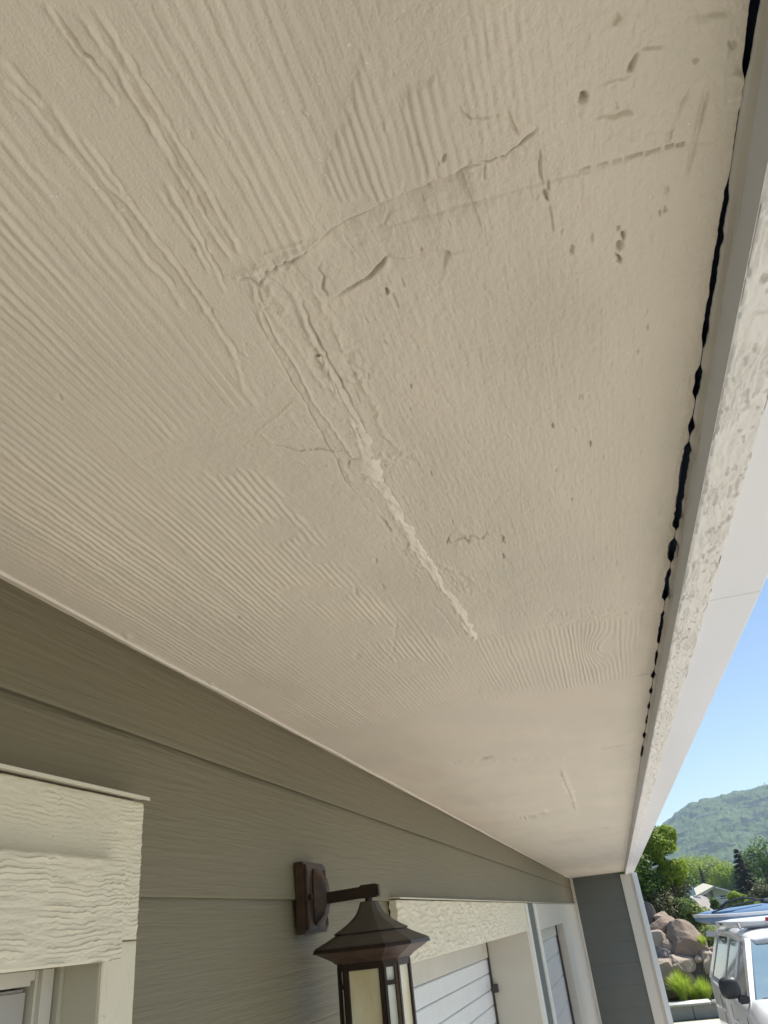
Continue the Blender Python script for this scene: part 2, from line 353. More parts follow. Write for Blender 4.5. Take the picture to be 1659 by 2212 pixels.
    # scraped track beside the bead
    a([(610, 600), (640, 650), (665, 720), (700, 780), (735, 850), (765, 905), (790, 970)], .0030, .0018, seed=51, jit=.0012)
    a([(622, 600), (652, 650), (677, 718), (712, 778), (747, 848), (777, 903), (800, 965)], .0012, -.0014, seed=151, jit=.0006)
    a([(640, 590), (680, 640), (720, 700), (740, 760), (765, 800), (810, 880), (830, 940), (880, 985)], .0026, .0011, seed=52, jit=.003)
    a([(675, 745), (695, 800), (710, 815)], .004, -.0018, seed=53, jit=.004); a([(725, 745), (770, 800), (775, 850)], .004, -.0012, seed=54, jit=.005)
    a([(560, 600), (600, 640), (615, 680)], .004, .0010, seed=55, jit=.005)
    a([(750, 1010), (755, 995), (775, 988)], .0016, -.0018, seed=56); a([(745, 1010), (760, 1040), (790, 1045), (800, 1040)], .002, .001, seed=57, jit=.003)
    a([(790, 990), (840, 985), (890, 975), (900, 990)], .005, .0012, seed=58, jit=.005)
    # gouges along the bright bead
    for i, L in enumerate(([(815, 1110), (835, 1130), (845, 1155)], [(850, 1195), (895, 1185)], [(875, 1170), (905, 1200)], [(885, 1235), (920, 1225)], [(890, 1262), (915, 1255)],
                           [(920, 1230), (950, 1260), (960, 1290)], [(930, 1300), (960, 1330), (1000, 1390)], [(1020, 1290), (1060, 1275)], [(860, 1320), (850, 1400), (830, 1440)])):
        a(L, .0018, -.0014 if i < 6 else -.0008, seed=60 + i, jit=.0008)
    a([(940, 1215), (970, 1228), (1000, 1238), (1020, 1255)], .002, .0014, seed=70); a([(1000, 1232), (1022, 1252)], .002, .0012, seed=71)
    # broken row of paint pulls to the right of the bead
    a([(955, 1148), (975, 1150), (965, 1175), (1000, 1162), (1012, 1172), (1018, 1158), (1040, 1165), (1052, 1150), (1060, 1165)], .0020, -.0016, seed=72, jit=.002)
    a([(1062, 1160), (1085, 1158), (1090, 1172), (1070, 1170)], .0022, -.0014, seed=73, jit=.002)
    a([(980, 1140), (1010, 1160), (1090, 1150)], .004, .0008, seed=74, jit=.004)
    # lower patch edge, towards the trim
    a([(1035, 1385), (1100, 1372), (1180, 1352), (1260, 1338), (1340, 1322), (1430, 1305)], .0040, -.0011, 'step', decay=.03, seed=75, jit=.0015)
    a([(1040, 1378), (1090, 1374), (1160, 1362), (1220, 1352)], .005, .0012, seed=76, jit=.004)
    a([(1170, 1340), (1200, 1315), (1215, 1335)], .0035, -.0012, seed=77, jit=.002)
    a([(1090, 1270), (1180, 1262), (1250, 1250)], .0030, -.0007, seed=78, jit=.002)
    a([(1120, 1300), (1165, 1295)], .0030, -.0012, seed=79)
    a([(1037, 1485), (1180, 1490), (1345, 1491)], .0055, .0010, 'step', decay=.05, seed=80, vary=.1)
    a([(1250, 1345), (1330, 1330), (1420, 1322)], .004, .0010, seed=81, jit=.003)
    # rough caulk lip along the outer edge
    a([(1600, 250), (1585, 330), (1560, 420), (1535, 580), (1505, 760), (1480, 900), (1460, 1050), (1435, 1240), (1420, 1400)], .010, .0012, seed=82, jit=.004, taper=False)
    for i, (x, y, r, h) in enumerate(((1330, 42, .004, -.0016), (1338, 530, .005, -.003), (1345, 508, .003, -.0024), (1336, 558, .0022, -.002), (838, 625, .0045, .0022), (834, 628, .0022, -.0035), (1085, 1200, .0035, -.0024),
                                      (768, 1276, .0045, -.0028), (826, 1268, .004, -.0022), (812, 1210, .003, -.0018), (1165, 1507, .006, -.0022), (1160, 1505, .01, .0008), (130, 858, .006, .0009), (128, 856, .0035, -.0009), (512, 1330, .005, -.0020), (455, 1478, .005, .003), (275, 1372, .005, .003),
                                      (1330, 1218, .006, -.0016), (1342, 1250, .007, -.0014), (1275, 958, .0016, -.0018), (1250, 856, .0018, -.0014), (930, 1022, .0016, -.002), (770, 1416, .006, -.002), (895, 1550, .008, -.002),
                                      (1260, 210, .004, -.002), (1440, 410, .003, -.0012), (1435, 452, .003, -.0015), (1425, 460, .002, -.0013), (1395, 330, .002, -.001), (1455, 700, .0016, -.001), (945, 350, .0016, -.001), (1590, 95, .003, -.001))):
        a([(x, y - 4), (x + 2, y + 3), (x - 1, y + 6)], r * (.55 if h < 0 else 1), h * .8, seed=200 + i, jit=r * .35, taper=False, vary=.5)
    a([(842, 628), (852, 650), (862, 672)], .0018, -.0012, seed=90); a([(1325, 545), (1340, 560), (1338, 575)], .0016, -.0018, seed=91)
    rr = np.random.RandomState(5)
    for i in range(150):       # loose pits, nibs and brush hairs
        p = np.array([rr.uniform(-.25, .19), rr.uniform(.25, 1.6)])
        a([p, p + rr.uniform(-.004, .004, 2) * (.4, 2)], rr.uniform(.0009, .0018), rr.choice([-.0012, -.0008, .0009]), seed=300 + i, taper=False, world=True)
    return H

# the joint between soffit and fascia: open slits with caulked bridges between them
_yy = np.array([20, 185, 380, 600, 850, 1062, 1262, 1462, 1640, 1800]); _xx = np.array([1617, 1600, 1570, 1528, 1499, 1468, 1436, 1411, 1383, 1363])
def yl(y): return float(onZ(np.interp(y, _yy, _xx), y, ZS)[1])
CLOSED = [(yl(a_), yl(b_)) for a_, b_ in ((184, 382), (755, 784), (868, 897), (943, 950), (1148, 1158), (1216, 1224), (1300, 1316), (1392, 1402), (1440, 1446), (1468, 1482), (1500, 1515), (1533, 1543), (1565, 1580), (1596, 1608), (1640, 1884))]
def joint_gap(Y):
    g = np.full(Y.shape, .0050) * (1 + .9 * fbm(Y * 7, Y * 0, 2, 76)) * (.85 + .75 * sm(.5, 1.1, Y)) * (1 - .55 * (Y < .30))
    for a_, b_ in CLOSED:
        w_ = .012 * (1 + b_); g = g * (1 - sm(a_ - w_, a_, Y) * (1 - sm(b_, b_ + w_, Y)))
    return g
def soffit_panel(y0, y1, k, nx, func):
    c = ZS * 741
    n = int(c and 741 / k * (math.atan(y1 / ZS) - math.atan(y0 / ZS)))
    ys = ZS * np.tan(np.linspace(math.atan(y0 / ZS), math.atan(y1 / ZS), n)); xs = np.linspace(XW - .03, XE, nx) if nx < 500 else np.concatenate([np.linspace(XW - .03, -.235, 400), np.linspace(-.234, XE, 590)])
    X, Y = np.meshgrid(xs, ys); DARK[0] = np.zeros(X.shape); H = func(X, Y, xs, ys)
    # ragged outer edge along the open joint
    gap = joint_gap(Y); e = .0004 - .6 * gap * (1 + .5 * fbm(Y * 42, Y * 0, 3, 78)) + .0010 * fbm(Y * 70, Y * 0, 3, 81) * (gap > 0)
    t = sm(XE - .02, XE, X); X2 = X + t * e
    H = H - t * .0008
    V = np.stack([X2, Y, Z(ZS) - H], -1).reshape(-1, 3)
    me = mesh_np('soffit_panel', V, grid_quads(len(xs), len(ys), True))
    dark_areas = sm(.07, .0, XE - X - .02 * fbm(Y * 6, X * 20, 3, 12)) * sm(.5, 1.1, Y) * (.35 + .5 * fbm(X * 60, Y * 14, 3, 13)) + .28 * sm(.12, .5, fbm(X * 5, Y * 1.6, 4, 14)) + .10 * sm(.5, 2.5, Y) * sm(.0, .4, fbm(X * 14, Y * .9, 3, 15))  # darker band near the outer edge, plus scattered stains
    at_ = me.attributes.new('dark_tone', 'FLOAT', 'POINT'); at_.data.foreach_set('value', np.clip(DARK[0] * .42 + dark_areas * .40, 0, .8).astype(np.float32).ravel())
    DARK[0] = None
    return link('soffit_panel', me, m_soffit, garage)
soffit_panel(.05, 1.95, 1.12, 990, soffit_height)
def far_height(X, Y, xs, ys):
    H = .0020 * fbm(X * 5, Y * 1.6, 3, 1) + .0006 * fbm(X * 30, Y * 12, 3, 2) + .0004 * (1 - sm(2.2, 3.4, Y)) * (1 - sm(-.5, -.25, X)) * grain(X, Y, .0063, 4)
    a = lambda pts, w, h, kind='ridge', **k: add_poly(H, X, Y, xs, ys, pts, w, h, kind, **k)
    a([(1215, 1660), (1222, 1690), (1235, 1715), (1245, 1750)], .007, .0045, jit=.004, seed=1)
    a([(1210, 1668), (1216, 1690), (1228, 1722)], .005, -.004, jit=.003, seed=8)
    a([(1105, 1770), (1140, 1765), (1182, 1757)], .030, -.016, seed=2, vary=.2); a([(1108, 1763), (1150, 1757), (1185, 1750)], .03, .008, seed=22, vary=.2)
    a([(1030, 1645), (1065, 1633)], .012, -.007, seed=3); a([(850, 1660), (1000, 1645), (1200, 1640), (1380, 1632)], .010, -.002, seed=4, jit=.003)
    a([(1290, 1620), (1385, 1605)], .008, -.003, seed=5); a([(1300, 1790), (1350, 1787)], .02, -.005, seed=6); a([(1200, 1880), (1340, 1870)], .06, -.004, seed=7)
    return H
soffit_panel(1.9495, YEND, 1.25, 260, far_height)

# fresh caulk bead, a raised lumpy strip of its own
def bead(pts, name, m, hgt):
    P = np.array([(*S_(x, y), w * .00072) for x, y, w in pts]); t = np.linspace(0, len(P) - 1, 260)
    C = np.stack([np.interp(t, range(len(P)), P[:, i]) for i in range(3)], 1)
    tn = np.gradient(C[:, :2], axis=0); tn /= np.linalg.norm(tn, axis=1)[:, None]; nr = np.stack([-tn[:, 1], tn[:, 0]], 1)
    nu = 13; u = np.linspace(-1, 1, nu); V = []
    for i, c in enumerate(C):
        wl = c[2] * (1 + 1.1 * fbm(np.array(i * .13), np.array(.5), 3, 5)); wr = c[2] * (1 + 1.1 * fbm(np.array(i * .17), np.array(9.5), 3, 6))
        w = np.where(u < 0, wl, wr); q = c[:2] + nr[i] * (u * w)[:, None]
        h = hgt * (.45 + .55 * i / 260) * (1 - u ** 2) ** .8 * (1 + 1.3 * fbm(u * 2.2 + i * .05, np.full(nu, i * .16), 4, 8)) - .0006
        V.append(np.column_stack([q, Z(ZS) - h]))
    V = np.array(V).reshape(-1, 3)
    # back face so that the bead is a closed body
    n = len(V); B = V.copy(); B[:, 2] = Z(ZS) + .001
    Q = np.vstack([grid_quads(nu, 260), grid_quads(nu, 260, True) + n])
    return link(name, mesh_np(name, np.vstack([V, B]), Q), m, garage)
bead([(690, 770, 3), (715, 815, 6), (740, 860, 9), (760, 905, 10), (775, 945, 11), (790, 980, 15), (804, 1012, 22), (815, 1040, 14), (832, 1062, 12), (845, 1090, 12), (862, 1125, 13), (885, 1155, 16), (900, 1185, 13), (920, 1215, 12), (940, 1245, 12), (955, 1275, 9),
      (975, 1290, 15), (990, 1320, 14), (1003, 1345, 15), (1015, 1368, 16), (1026, 1380, 7)], 'caulk_bead', m_caulk, .0032)
bead([(770, 985, 8), (800, 975, 20), (840, 985, 16), (880, 985, 12), (905, 992, 4)], 'caulk_bead', m_soffit, .0010)
bead([(1218, 1672, 20), (1226, 1700, 45), (1240, 1730, 18)], 'caulk_bead', m_caulk, .003)
# old caulk smeared into the corner of the fascia, with a torn inner edge
n = 2600; ys = ZS * np.tan(np.linspace(math.atan(.05 / ZS), math.atan(YEND / ZS), n)); g_ = joint_gap(ys); V = []
lf = XE + .0006 + .4 * g_ * (1 + .8 * fbm(ys * 38, ys * 0, 4, 79)) + .0012 * fbm(ys * 75, ys * 0, 3, 80) * (g_ > .0005)
for u, z in ((0, -.0012), (.03, -.0030), (.3, -.0042), (.6, -.0062), (.85, -.0105), (1, -.0150), (1.03, -.018)):
    x_ = lf + (.2184 - lf) * u; V.append(np.stack([x_ - .0008 * fbm(ys * 12, ys * 0 + u * 9, 3, 82) * (u > .1), ys, Z(ZS) + z + .0010 * fbm(ys * 9, ys * 0 + u * 6, 3, 83)], -1))
V.append(np.stack([ys * 0 + .2184, ys, ys * 0 + Z(ZS) - .0005], -1)); V = np.stack(V, 1).reshape(-1, 3)
link('edge_caulk', mesh_np('edge_caulk', V, grid_quads(8, n, True)), m_edge, garage)
# ------------------------------------------------------------------ eave: cavity, sub-fascia, gutter
MB().box(XW - .4, .2185, -.6, YEND, Z(ZS) + .022, Z(ZS) + .03).build('dark_cavity_backing', m_void, garage)  # dark sheet put in above the open joint
def relief_board(name, m, O, U, Vd, N, lu, lv, nu, nv, hf, thick, parent=garage, skip_back=False):
    """board with a carved front: O corner, U/V in-plane axes, N outward; hf(u,v) height in metres"""
    O, U, Vd, N = map(np.array, (O, U, Vd, N)); us = np.linspace(0, lu, nu); vs = np.linspace(0, lv, nv); A, B = np.meshgrid(us, vs)
    h = hf(A, B); edge = np.minimum(np.minimum(A, lu - A), np.minimum(B, lv - B)); h = h - .0014 * (1 - sm(0, .0028, edge))
    P = O + A[..., None] * U + B[..., None] * Vd + h[..., None] * N; V = P.reshape(-1, 3); n = len(V)
    flip = np.dot(np.cross(U, Vd), N) < 0
    per = list(range(nu)) + [j * nu + nu - 1 for j in range(1, nv)] + [(nv - 1) * nu + i for i in range(nu - 2, -1, -1)] + [j * nu for j in range(nv - 2, 0, -1)]
    bk = V[per] - N * thick - 0; V = np.vstack([V, bk]); m_ = len(per)
    sides = np.array([[per[i], n + i, n + (i + 1) % m_, per[(i + 1) % m_]] for i in range(m_)])
    if flip: sides = sides[:, ::-1]
    # the side faces get vertices of their own so that the arris stays crisp
    V = np.vstack([V, V[per]]); k0 = n + m_; sides = np.where(sides < n, 0, sides)
    sides = np.array([[k0 + i, n + i, n + (i + 1) % m_, k0 + (i + 1) % m_] for i in range(m_)])
    if flip: sides = sides[:, ::-1]
    Q = np.vstack([grid_quads(nu, nv, flip), sides]); return link(name, mesh_np(name, V, Q, True, m_), m, parent)
ZB = Z(ZS) - .049            # underside of the sub-fascia
MB().box(.2186, .2196, -.5, YEND, ZB + .0005, Z(ZS) - .0015).build('inner_fascia_board', m_facia_in, garage)
MB().box(.2195, .2345, -.5, YEND, Z(ZS) - .0012, Z(ZS) + .06).build('dark_joint_backing', m_void, garage)  # dark backing added so the open joint reads as shade
def rough_h(u, v):           # u across, v along
    c = fbm(u * 160, v * 60, 3, 90); ph = u * 150 + 2.4 * fbm(u * 40, v * 16, 3, 92); k = ph - np.floor(ph); mk = sm(-.05, .2, vn(u * 60, v * 22, 95))
    pit = sm(.25, .42, fbm(u * 120, v * 42, 2, 97)); return .0016 * c + .0026 * mk * k - .0035 * pit - .0025 * sm(.28, .38, vn(u * 150, v * 75, 93))
relief_board('rough_fascia_board', m_rough, (.2199, -.4, ZB), (1, 0, 0), (0, 1, 0), (0, 0, -1), .0507, 4.4, 40, 2600, rough_h, .12)
relief_board('rough_fascia_board', m_rough, (.2199, 4.001, ZB), (1, 0, 0), (0, 1, 0), (0, 0, -1), .0507, YEND - 4.002, 12, 900, rough_h, .12)
g = MB()                      # gutter: a formed trough, open on top
prof = [(.2715, .004), (.358, .004), (.367, .012), (.374, .060), (.392, .078), (.392, .122), (.382, .122)]
prof_in = [(.384, .118), (.388, .08), (.370, .062), (.363, .014), (.356, .007), (.2745, .007), (.2745, .120), (.2715, .120)]
for y0, y1, dz in ((-.5, 1.352, 0), (1.345, YEND + .02, -.0006)):
    g.prism([(x, ZB + z + dz) for x, z in prof + prof_in], y0, y1)
g.build('gutter', m_gutter, garage)
MB().box(-5.2, .30, -6, YEND + .05, Z(ZS) + .13, Z(ZS) + .16).build('roof_deck', mat('grey_roof_shingle', (.16, .15, .14), .9), garage)
MB().box(-5.2, XW - .95, -6, YEND + 3, -.1, Z(ZS) + .12).build('inner_wall', m_siding2, garage)
# thin quarter bead where soffit and wall meet
edge_me = MB(); pts = [(XW + .004, y, Z(ZS) - .001 + .0015 * math.sin(y * 9)) for y in np.linspace(.2, YEND, 160)]
edge_me.tube(pts, .0042, 6).build('wall_edge_bead', m_caulk, garage, True)

# ------------------------------------------------------------------ lap siding of the garage wall
def siding(name, y0, y1, zb, zt, parent):
    """one lapped board: bottom edge proud, top edge tucked in"""
    x0, x1 = XW - .010, XW + .0015; b = MB()
    b.prism([(x0 - .012, zb + .012), (x1 - .0055, zb + .012), (x1 - .0040, zb), (x1 - .001, zb), (x1, zb + .002), (x0, zt + .008), (x0 - .012, zt + .008)], y0, y1, 1)
    return b.build(name, m_siding, parent)
wall = MB().box(XW - .19, XW - .0235, -6, YEND, Z(.118), Z(ZS) + .02).build('wall', m_siding, garage)
MB().box(XW - .19, XW - .0235, 1.13, 2.79, -.1, Z(.1175)).build('wall', m_siding, garage)
LAP = [.3415, .0915]
for (zb, zt) in ((.3415, .4955), (.0915, .3415)):
    js = [-4.5, -1.0, 2.62, 6.98, 10.6, YEND] if zb > .3 else [-4.5, -.6, 4.62, 8.3, 11.9, YEND]
    for a_, b_ in zip(js[:-1], js[1:]): siding('siding_board', a_ + .0012, b_ - .0012, Z(zb), Z(zt), garage)
zb = .0915
while zb > -2.2:
    siding('siding_board', 1.12, 2.80, Z(zb - .25), Z(zb), garage); zb -= .25

# ------------------------------------------------------------------ first garage door surround
XC = -.712; XL = -.683       # faces of the casing and of the proud header board
yR = onX(303, 1900, XC)[1]; zf = onX(303, 1728, XC)[2]; zj = onX(303, 2028, XC)[2]
def wood(seed, a, fu, fv, dirv=False):
    def f(u, v):
        if dirv: u, v = v, u
        w_ = v + .006 * fbm(u * 7, v * 8, 2, seed + 3)
        n1 = fbm(u * fu, w_ * fv, 3, seed); ph = w_ * fv * .95 + 1.0 * fbm(u * fu * .2, v * fv * .12, 2, seed + 4) + .6 * vn(u * fu, w_ * fv * .6, seed + 1) + .45 * vn(u * fu * 3.5, v * fv * .5, seed + 8)
        saw = ph - np.floor(ph); saw = np.where(saw < .82, saw / .82, (1 - saw) / .18); mk = sm(-.3, .15, vn(u * 22, v * 40, seed + 2)) * (.5 + vn(u * fu * .7, np.floor(ph) * 3.7, seed + 5))
        return a * (.35 * n1 + .75 * mk * saw) + .0004 * vn(u * 320, v * 320, seed + 6)
    return f
relief_board('header_board', m_trim, (XC, .2, Z(zj)), (0, 1, 0), (0, 0, 1), (1, 0, 0), yR - .2, zf - zj - .004, 860, 210, wood(1, .0034, 46, 165), .025)
p = onX(270, 1858, XL); q = onX(266, 2073, XL); y2 = (p[1] + q[1]) / 2
relief_board('header_board', m_trim, (XL, .2, Z(q[2])), (0, 1, 0), (0, 0, 1), (1, 0, 0), y2 - .2, p[2] - q[2], 860, 220, wood(11, .0046, 34, 165), .028)
yJ = onX(217, 2150, XC)[1]
relief_board('door_casing', m_trim, (XC, yJ, .0), (0, 1, 0), (0, 0, 1), (1, 0, 0), yR - yJ, Z(zj) - .0025, 110, 900, wood(21, .0022, 30, 300, True), .025)
def flash(y0, y1, z):
    pr = [(XW - .01, z + .0035), (XC + .016, z + .0008), (XC + .017, z - .004), (XC + .0145, z - .004), (XC + .0135, z - .0012), (XW - .01, z + .001)]
    MB().prism(pr, y0, y1, 1).build('drip_flashing', m_flash, garage)
flash(-1.6, onX(325, 1724, XC + .017)[1], Z(zf) + .001)
MB().box(XC - .025, XL - .004, -1.6, .198, Z(q[2]), Z(zf) - .004).build('header_board', m_trim, garage)
# jamb return and door 1
XD1 = float(onY(132, 2150, yJ)[0]); XP = float(onY(85, 2150, yJ)[0])
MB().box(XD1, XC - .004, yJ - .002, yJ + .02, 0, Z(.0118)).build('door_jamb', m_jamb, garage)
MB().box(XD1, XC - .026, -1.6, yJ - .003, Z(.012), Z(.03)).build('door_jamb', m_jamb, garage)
door1 = MB().box(XD1 - .06, XD1 - .045, -1.5, yJ, 0, Z(.01)).build('garage_door', m_door1, garage)
MB().box(XD1 - .0445, XD1, yJ - .050, yJ - .014, 0, Z(.0115), .006).build('door_stile', m_trim_plain, door1)
MB().box(XD1 - .0445, XD1 - .002, -1.5, yJ - .051, Z(-.012), Z(.0115), .006).build('door_rail', m_trim_plain, door1)
MB().box(XD1 - .0445, XD1 - .014, -1.5, yJ - .053, Z(-.41), Z(-.015), .004).build('door_panel', m_door1, door1)
for k in range(3): MB().box(XD1 - .0445, XD1 - .014, -1.5, yJ - .053, Z(-.85 - k * .45), Z(-.415 - k * .45 - .01), .004).build('door_panel', m_door1, door1)
MB().box(XD1 - .01, XD1 + .004, yJ - .0115, yJ - .0025, 0, Z(.0092)).build('door_seal', m_jamb, garage)

# ------------------------------------------------------------------ second and third garage doors
def door_set(x_tl, x_tr, pt_top, pt_bl, pt_br, xret, ret_y, joints, yfar=None):
    yA = onX(x_tl, pt_top, XC)[1]; zT = onX(x_tl, pt_top, XC)[2]; zB = onX(*pt_bl, XC)[2]
    yB = onX(*pt_br, XC)[1] if yfar is None else yfar
    return yA, yB, zT, zB
y2a = onX(856, 1942, XC)[1]; z2t = onX(856, 1944, XC)[2]; z2b = onX(892, 2080, XC)[2]; y2b = onX(1143, 2014, XC)[1]
print('door2', y2a, y2b, z2t, z2b)
def coarse(seed):
    f = wood(seed, .0068, 15, 52)
    return lambda u, v: f(u, v) + .004 * fbm(u * 18, v * 30, 3, seed + 30)
relief_board('header_board', m_trim, (XC, y2a, Z(z2b)), (0, 1, 0), (0, 0, 1), (1, 0, 0), y2b - y2a - .002, z2t - z2b, 900, 70, coarse(31), .025)
flash(y2a - .01, y2b + .12, Z(z2t) + .006)
Yj2 = y2b; X2 = float(onY(1050, 2043, Yj2)[0]); print('X2', X2)
MB().box(XC - .026, XC - .002, y2a - .0, y2a + .10, 0, Z(z2b) - .002).build('door_casing', m_trim, garage)
MB().box(X2 - .02, XC - .003, Yj2, Yj2 + .03, 0, Z(z2b)).build('door_jamb', m_trim_plain, garage)
MB().box(X2 - .02, XC - .027, y2a, Yj2 - .002, Z(z2b) + .004, Z(z2b) + .03).build('door_jamb', m_trim_plain, garage)
zs = [onX(x, y, X2)[2] for x, y in ((1046, 2047), (1048, 2073), (1056, 2104), (1063, 2138), (1071, 2169), (1078, 2205))]
print('panels', zs, z2b)
def sect_door(y0, y1, xd, zs, ztop):
    d = MB().box(xd - .05, xd - .022, y0, y1, 0, Z(ztop) + .01).build('garage_door', m_trim_plain, garage)
    tops = list(zs); st = tops[-2] - tops[-1]
    while tops[-1] > -2.1: tops.append(tops[-1] - st)
    MB().box(xd - .021, xd + .006, y0, y1 - .02, Z(tops[1]) + .006, Z(ztop), .004).build('top_rail', m_trim_plain, d)
    for a_, b_ in zip(tops[1:-1], tops[2:]):
        MB().box(xd - .021, xd - .003, y0, y1 - .02, Z(b_) + .0035, Z(a_), .005).build('door_panel', m_door, d)
    return d
d2 = sect_door(y2a + .05, Yj2 - .004, X2, zs, z2b - .0)
MB().box(X2 - .0, X2 + .012, Yj2 - .02, Yj2 - .001, 0, Z(z2b) - .001).build('door_seal', m_seal, garage)
MB().box(X2 + .001, X2 + .05, Yj2 - .05, Yj2 - .021, Z(zs[3]) - .02, Z(zs[3]) + .035, .004).build('door_hinge', m_seal, garage)
# pier between the doors
yP = onX(1150, 2000, XC)[1]; pw = .85
MB().box(XC - .02, XC - .003, y2b + .14, y2b + pw - .19, 0, Z(z2t)).build('pier_board', m_siding2, garage)
for a_, l_ in ((y2b - .0005, .138), (y2b + pw - .188, .19)): MB().box(XC - .019, XC + .010, a_, a_ + l_, 0, Z(z2t) - .002, .004).build('corner_bead', m_white, garage)
y3a = y2b + pw + .01; z3t = onX(1160, 1951, XC)[2]; z3b = onX(1154, 2013, XC)[2]; print('door3', y3a, z3t, z3b)
relief_board('header_board', m_trim_plain, (XC, y3a, Z(z3b)), (0, 1, 0), (0, 0, 1), (1, 0, 0), YEND - .02 - y3a, z2t - z3b - .004, 500, 30, lambda u, v: .0015 * fbm(u * 8, v * 20, 3, 41), .025)
flash(y2b + .13, YEND - .01, Z(z2t) + .004)
p3 = onX(1240, 2060, XC); Yj3 = min(onX(1222, 2060, XC)[1], 12.6) 
Yj3 = onX(1225, 2040, XC)[1]; Yj3 = min(max(Yj3, 10.5), 13.6); X3 = float(onY(1206, 2040, Yj3)[0]); print('door3 jamb', Yj3, X3)
MB().box(X3 - .02, XC - .003, Yj3, YEND - .02, 0, Z(z3b)).build('door_jamb', m_trim_plain, garage)
sect_door(y3a, Yj3 - .004, X3, [onX(x, y, X3)[2] for x, y in ((1200, 2003), (1204, 2020), (1210, 2056), (1222, 2100), (1236, 2145), (1246, 2190))], z3b)
MB().box(X3, X3 + .02, Yj3 - .05, Yj3 - .001, 0, Z(z3b) - .001).build('door_seal', m_seal, garage)

# ------------------------------------------------------------------ end wall that closes the eave
MB().box(XW - .1, .13, YEND + .012, YEND + 3, -.1, Z(ZS) + .1).build('end_wall', m_siding2, garage)
zt = ZS; k = 0
ends = [.4955, .40, .08, -.22, -.53, -.84, -1.15, -1.46, -1.77, -2.08, -2.39]
for a_, b_ in zip(ends[:-1], ends[1:]):
    MB().prism([(YEND + .011, Z(a_) + .01), (YEND + .003, Z(a_) + .01), (YEND - .010, Z(b_) + .002), (YEND - .007, Z(b_)), (YEND + .011, Z(b_) - .0)], XW + .0, .13, 0).build('siding_board', m_siding2, garage)
MB().box(XW, XW + .05, YEND - .03, YEND - .011, -.1, Z(ZS) - .003).build('corner_bead', m_trim_plain, garage)
MB().box(.1305, .285, YEND - .028, YEND + .01, -.1, Z(ZS) - .04, .004).build('corner_board', mat('corner_board_paint', (.55, .53, .48), .5), garage)
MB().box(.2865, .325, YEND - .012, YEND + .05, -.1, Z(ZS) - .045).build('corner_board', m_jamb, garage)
MB().box(.326, .415, YEND - .045, YEND + .06, -.1, Z(ZS) - .035, .012).build('downspout', m_outer, garage)

# ------------------------------------------------------------------ wall lantern
m_bronze = mat('dark_bronze', (.035, .024, .02), .42, (.055, .034, .025), 30, metal=.55, bumps=((90, (1, 1, 1), .0008, .4, 3),))
m_copper = mat('rubbed_copper_bronze', (.085, .045, .028), .5, (.045, .028, .022), 45, metal=.35, bumps=((120, (1, 1, 1), .0008, .5, 3),))
m_roofb = mat('dusty_bronze_roof', (.095, .082, .066), .62, (.08, .07, .058), 25, metal=.2, bumps=((220, (1, 1, 1), .0005, .4, 3),))
m_glass = mat('amber_opal_glass', (.80, .76, .58), .25, (.66, .54, .32), 16, (1, 1, .45))
m_glass2 = mat('pale_opal_glass', (.84, .84, .78), .2, (.64, .64, .55), 25)
XFW = XW + .0015
pA = onX(638, 1950, XFW); yl0 = pA[1]
XPL = float(onY(662, 1940, yl0)[0]); yl1 = onX(708, 1940, XPL)[1]; zt_ = onX(662, 1860, XPL)[2]; zb_ = onX(664, 2017, XPL)[2]
yc = (yl0 + yl1) / 2; a_ = onY(797, 1947, yc); XA = float(a_[0]); zr = a_[2]
print('lamp', yl0, yl1, XPL, zt_, zb_, 'axis', XA, zr)
lamp = thing('wall_lantern', 'bronze craftsman wall lantern with amber glass panes mounted beside the second garage door', 'lantern', (XW, yc, Z(zb_)))
def L_(b, name, m, parent=lamp, smooth=False):
    o = b.build(name, m, parent, smooth); off = Vector(lamp.location)
    for v in o.data.vertices: v.co -= off
    return o
plate = L_(MB().box(XFW, XPL - .006, yl0, yl1, Z(zb_), Z(zt_), .002).box(XPL - .0058, XPL, yl0 + .006, yl1 - .006, Z(zb_) + .006, Z(zt_) - .006, .002), 'back_plate', m_copper)
for zz in (Z(zt_) - .034, Z(zb_) + .014):
    for yy in (yl0 + .012, yl1 - .022, yl1 - .012):
        L_(MB().box(XPL + .0002, XPL + .0012, yy, yy + .0045, zz, zz + .018), 'bar_ornament', m_copper)
mid = (Z(zt_) + Z(zb_)) / 2; rg = []
for t, r in ((.0003, .046), (.004, .046), (.022, .029), (.028, .017)):
    rg.append([(XPL + t, yc + r * .72 * math.copysign(abs(math.cos(k)) ** .35, math.cos(k)), mid + r * 1.35 * math.copysign(abs(math.sin(k)) ** .35, math.sin(k))) for k in np.linspace(0, 2 * math.pi, 17)[:-1]])
L_(MB().rings(rg), 'dome', m_copper, smooth=False)
L_(MB().tube([(XPL, yl0 + .018, mid - .002), (XPL + .008, yl0 + .018, mid - .002), (XPL + .011, yl0 + .018, mid - .002)], [.006, .006, .003], 10), 'screw_cap', m_bronze)
za = zr + .022; ah = .0125
arm = L_(MB().hexa([(XPL + .02, yc - .009, Z(za) - ah - .004), (XPL + .02, yc + .009, Z(za) - ah - .004), (XA + .022, yc + .009, Z(za) - ah), (XA + .022, yc - .009, Z(za) - ah),
                    (XPL + .02, yc - .009, Z(za) + ah - .004), (XPL + .02, yc + .009, Z(za) + ah - .004), (XA + .022, yc + .009, Z(za) + ah), (XA + .022, yc - .009, Z(za) + ah)]), 'arm', m_bronze)
L_(MB().box(XA - .018, XA + .024, yc - .0115, yc + .0115, Z(za) - ah - .002, Z(za) + ah + .002, .0015), 'arm_end', m_bronze)
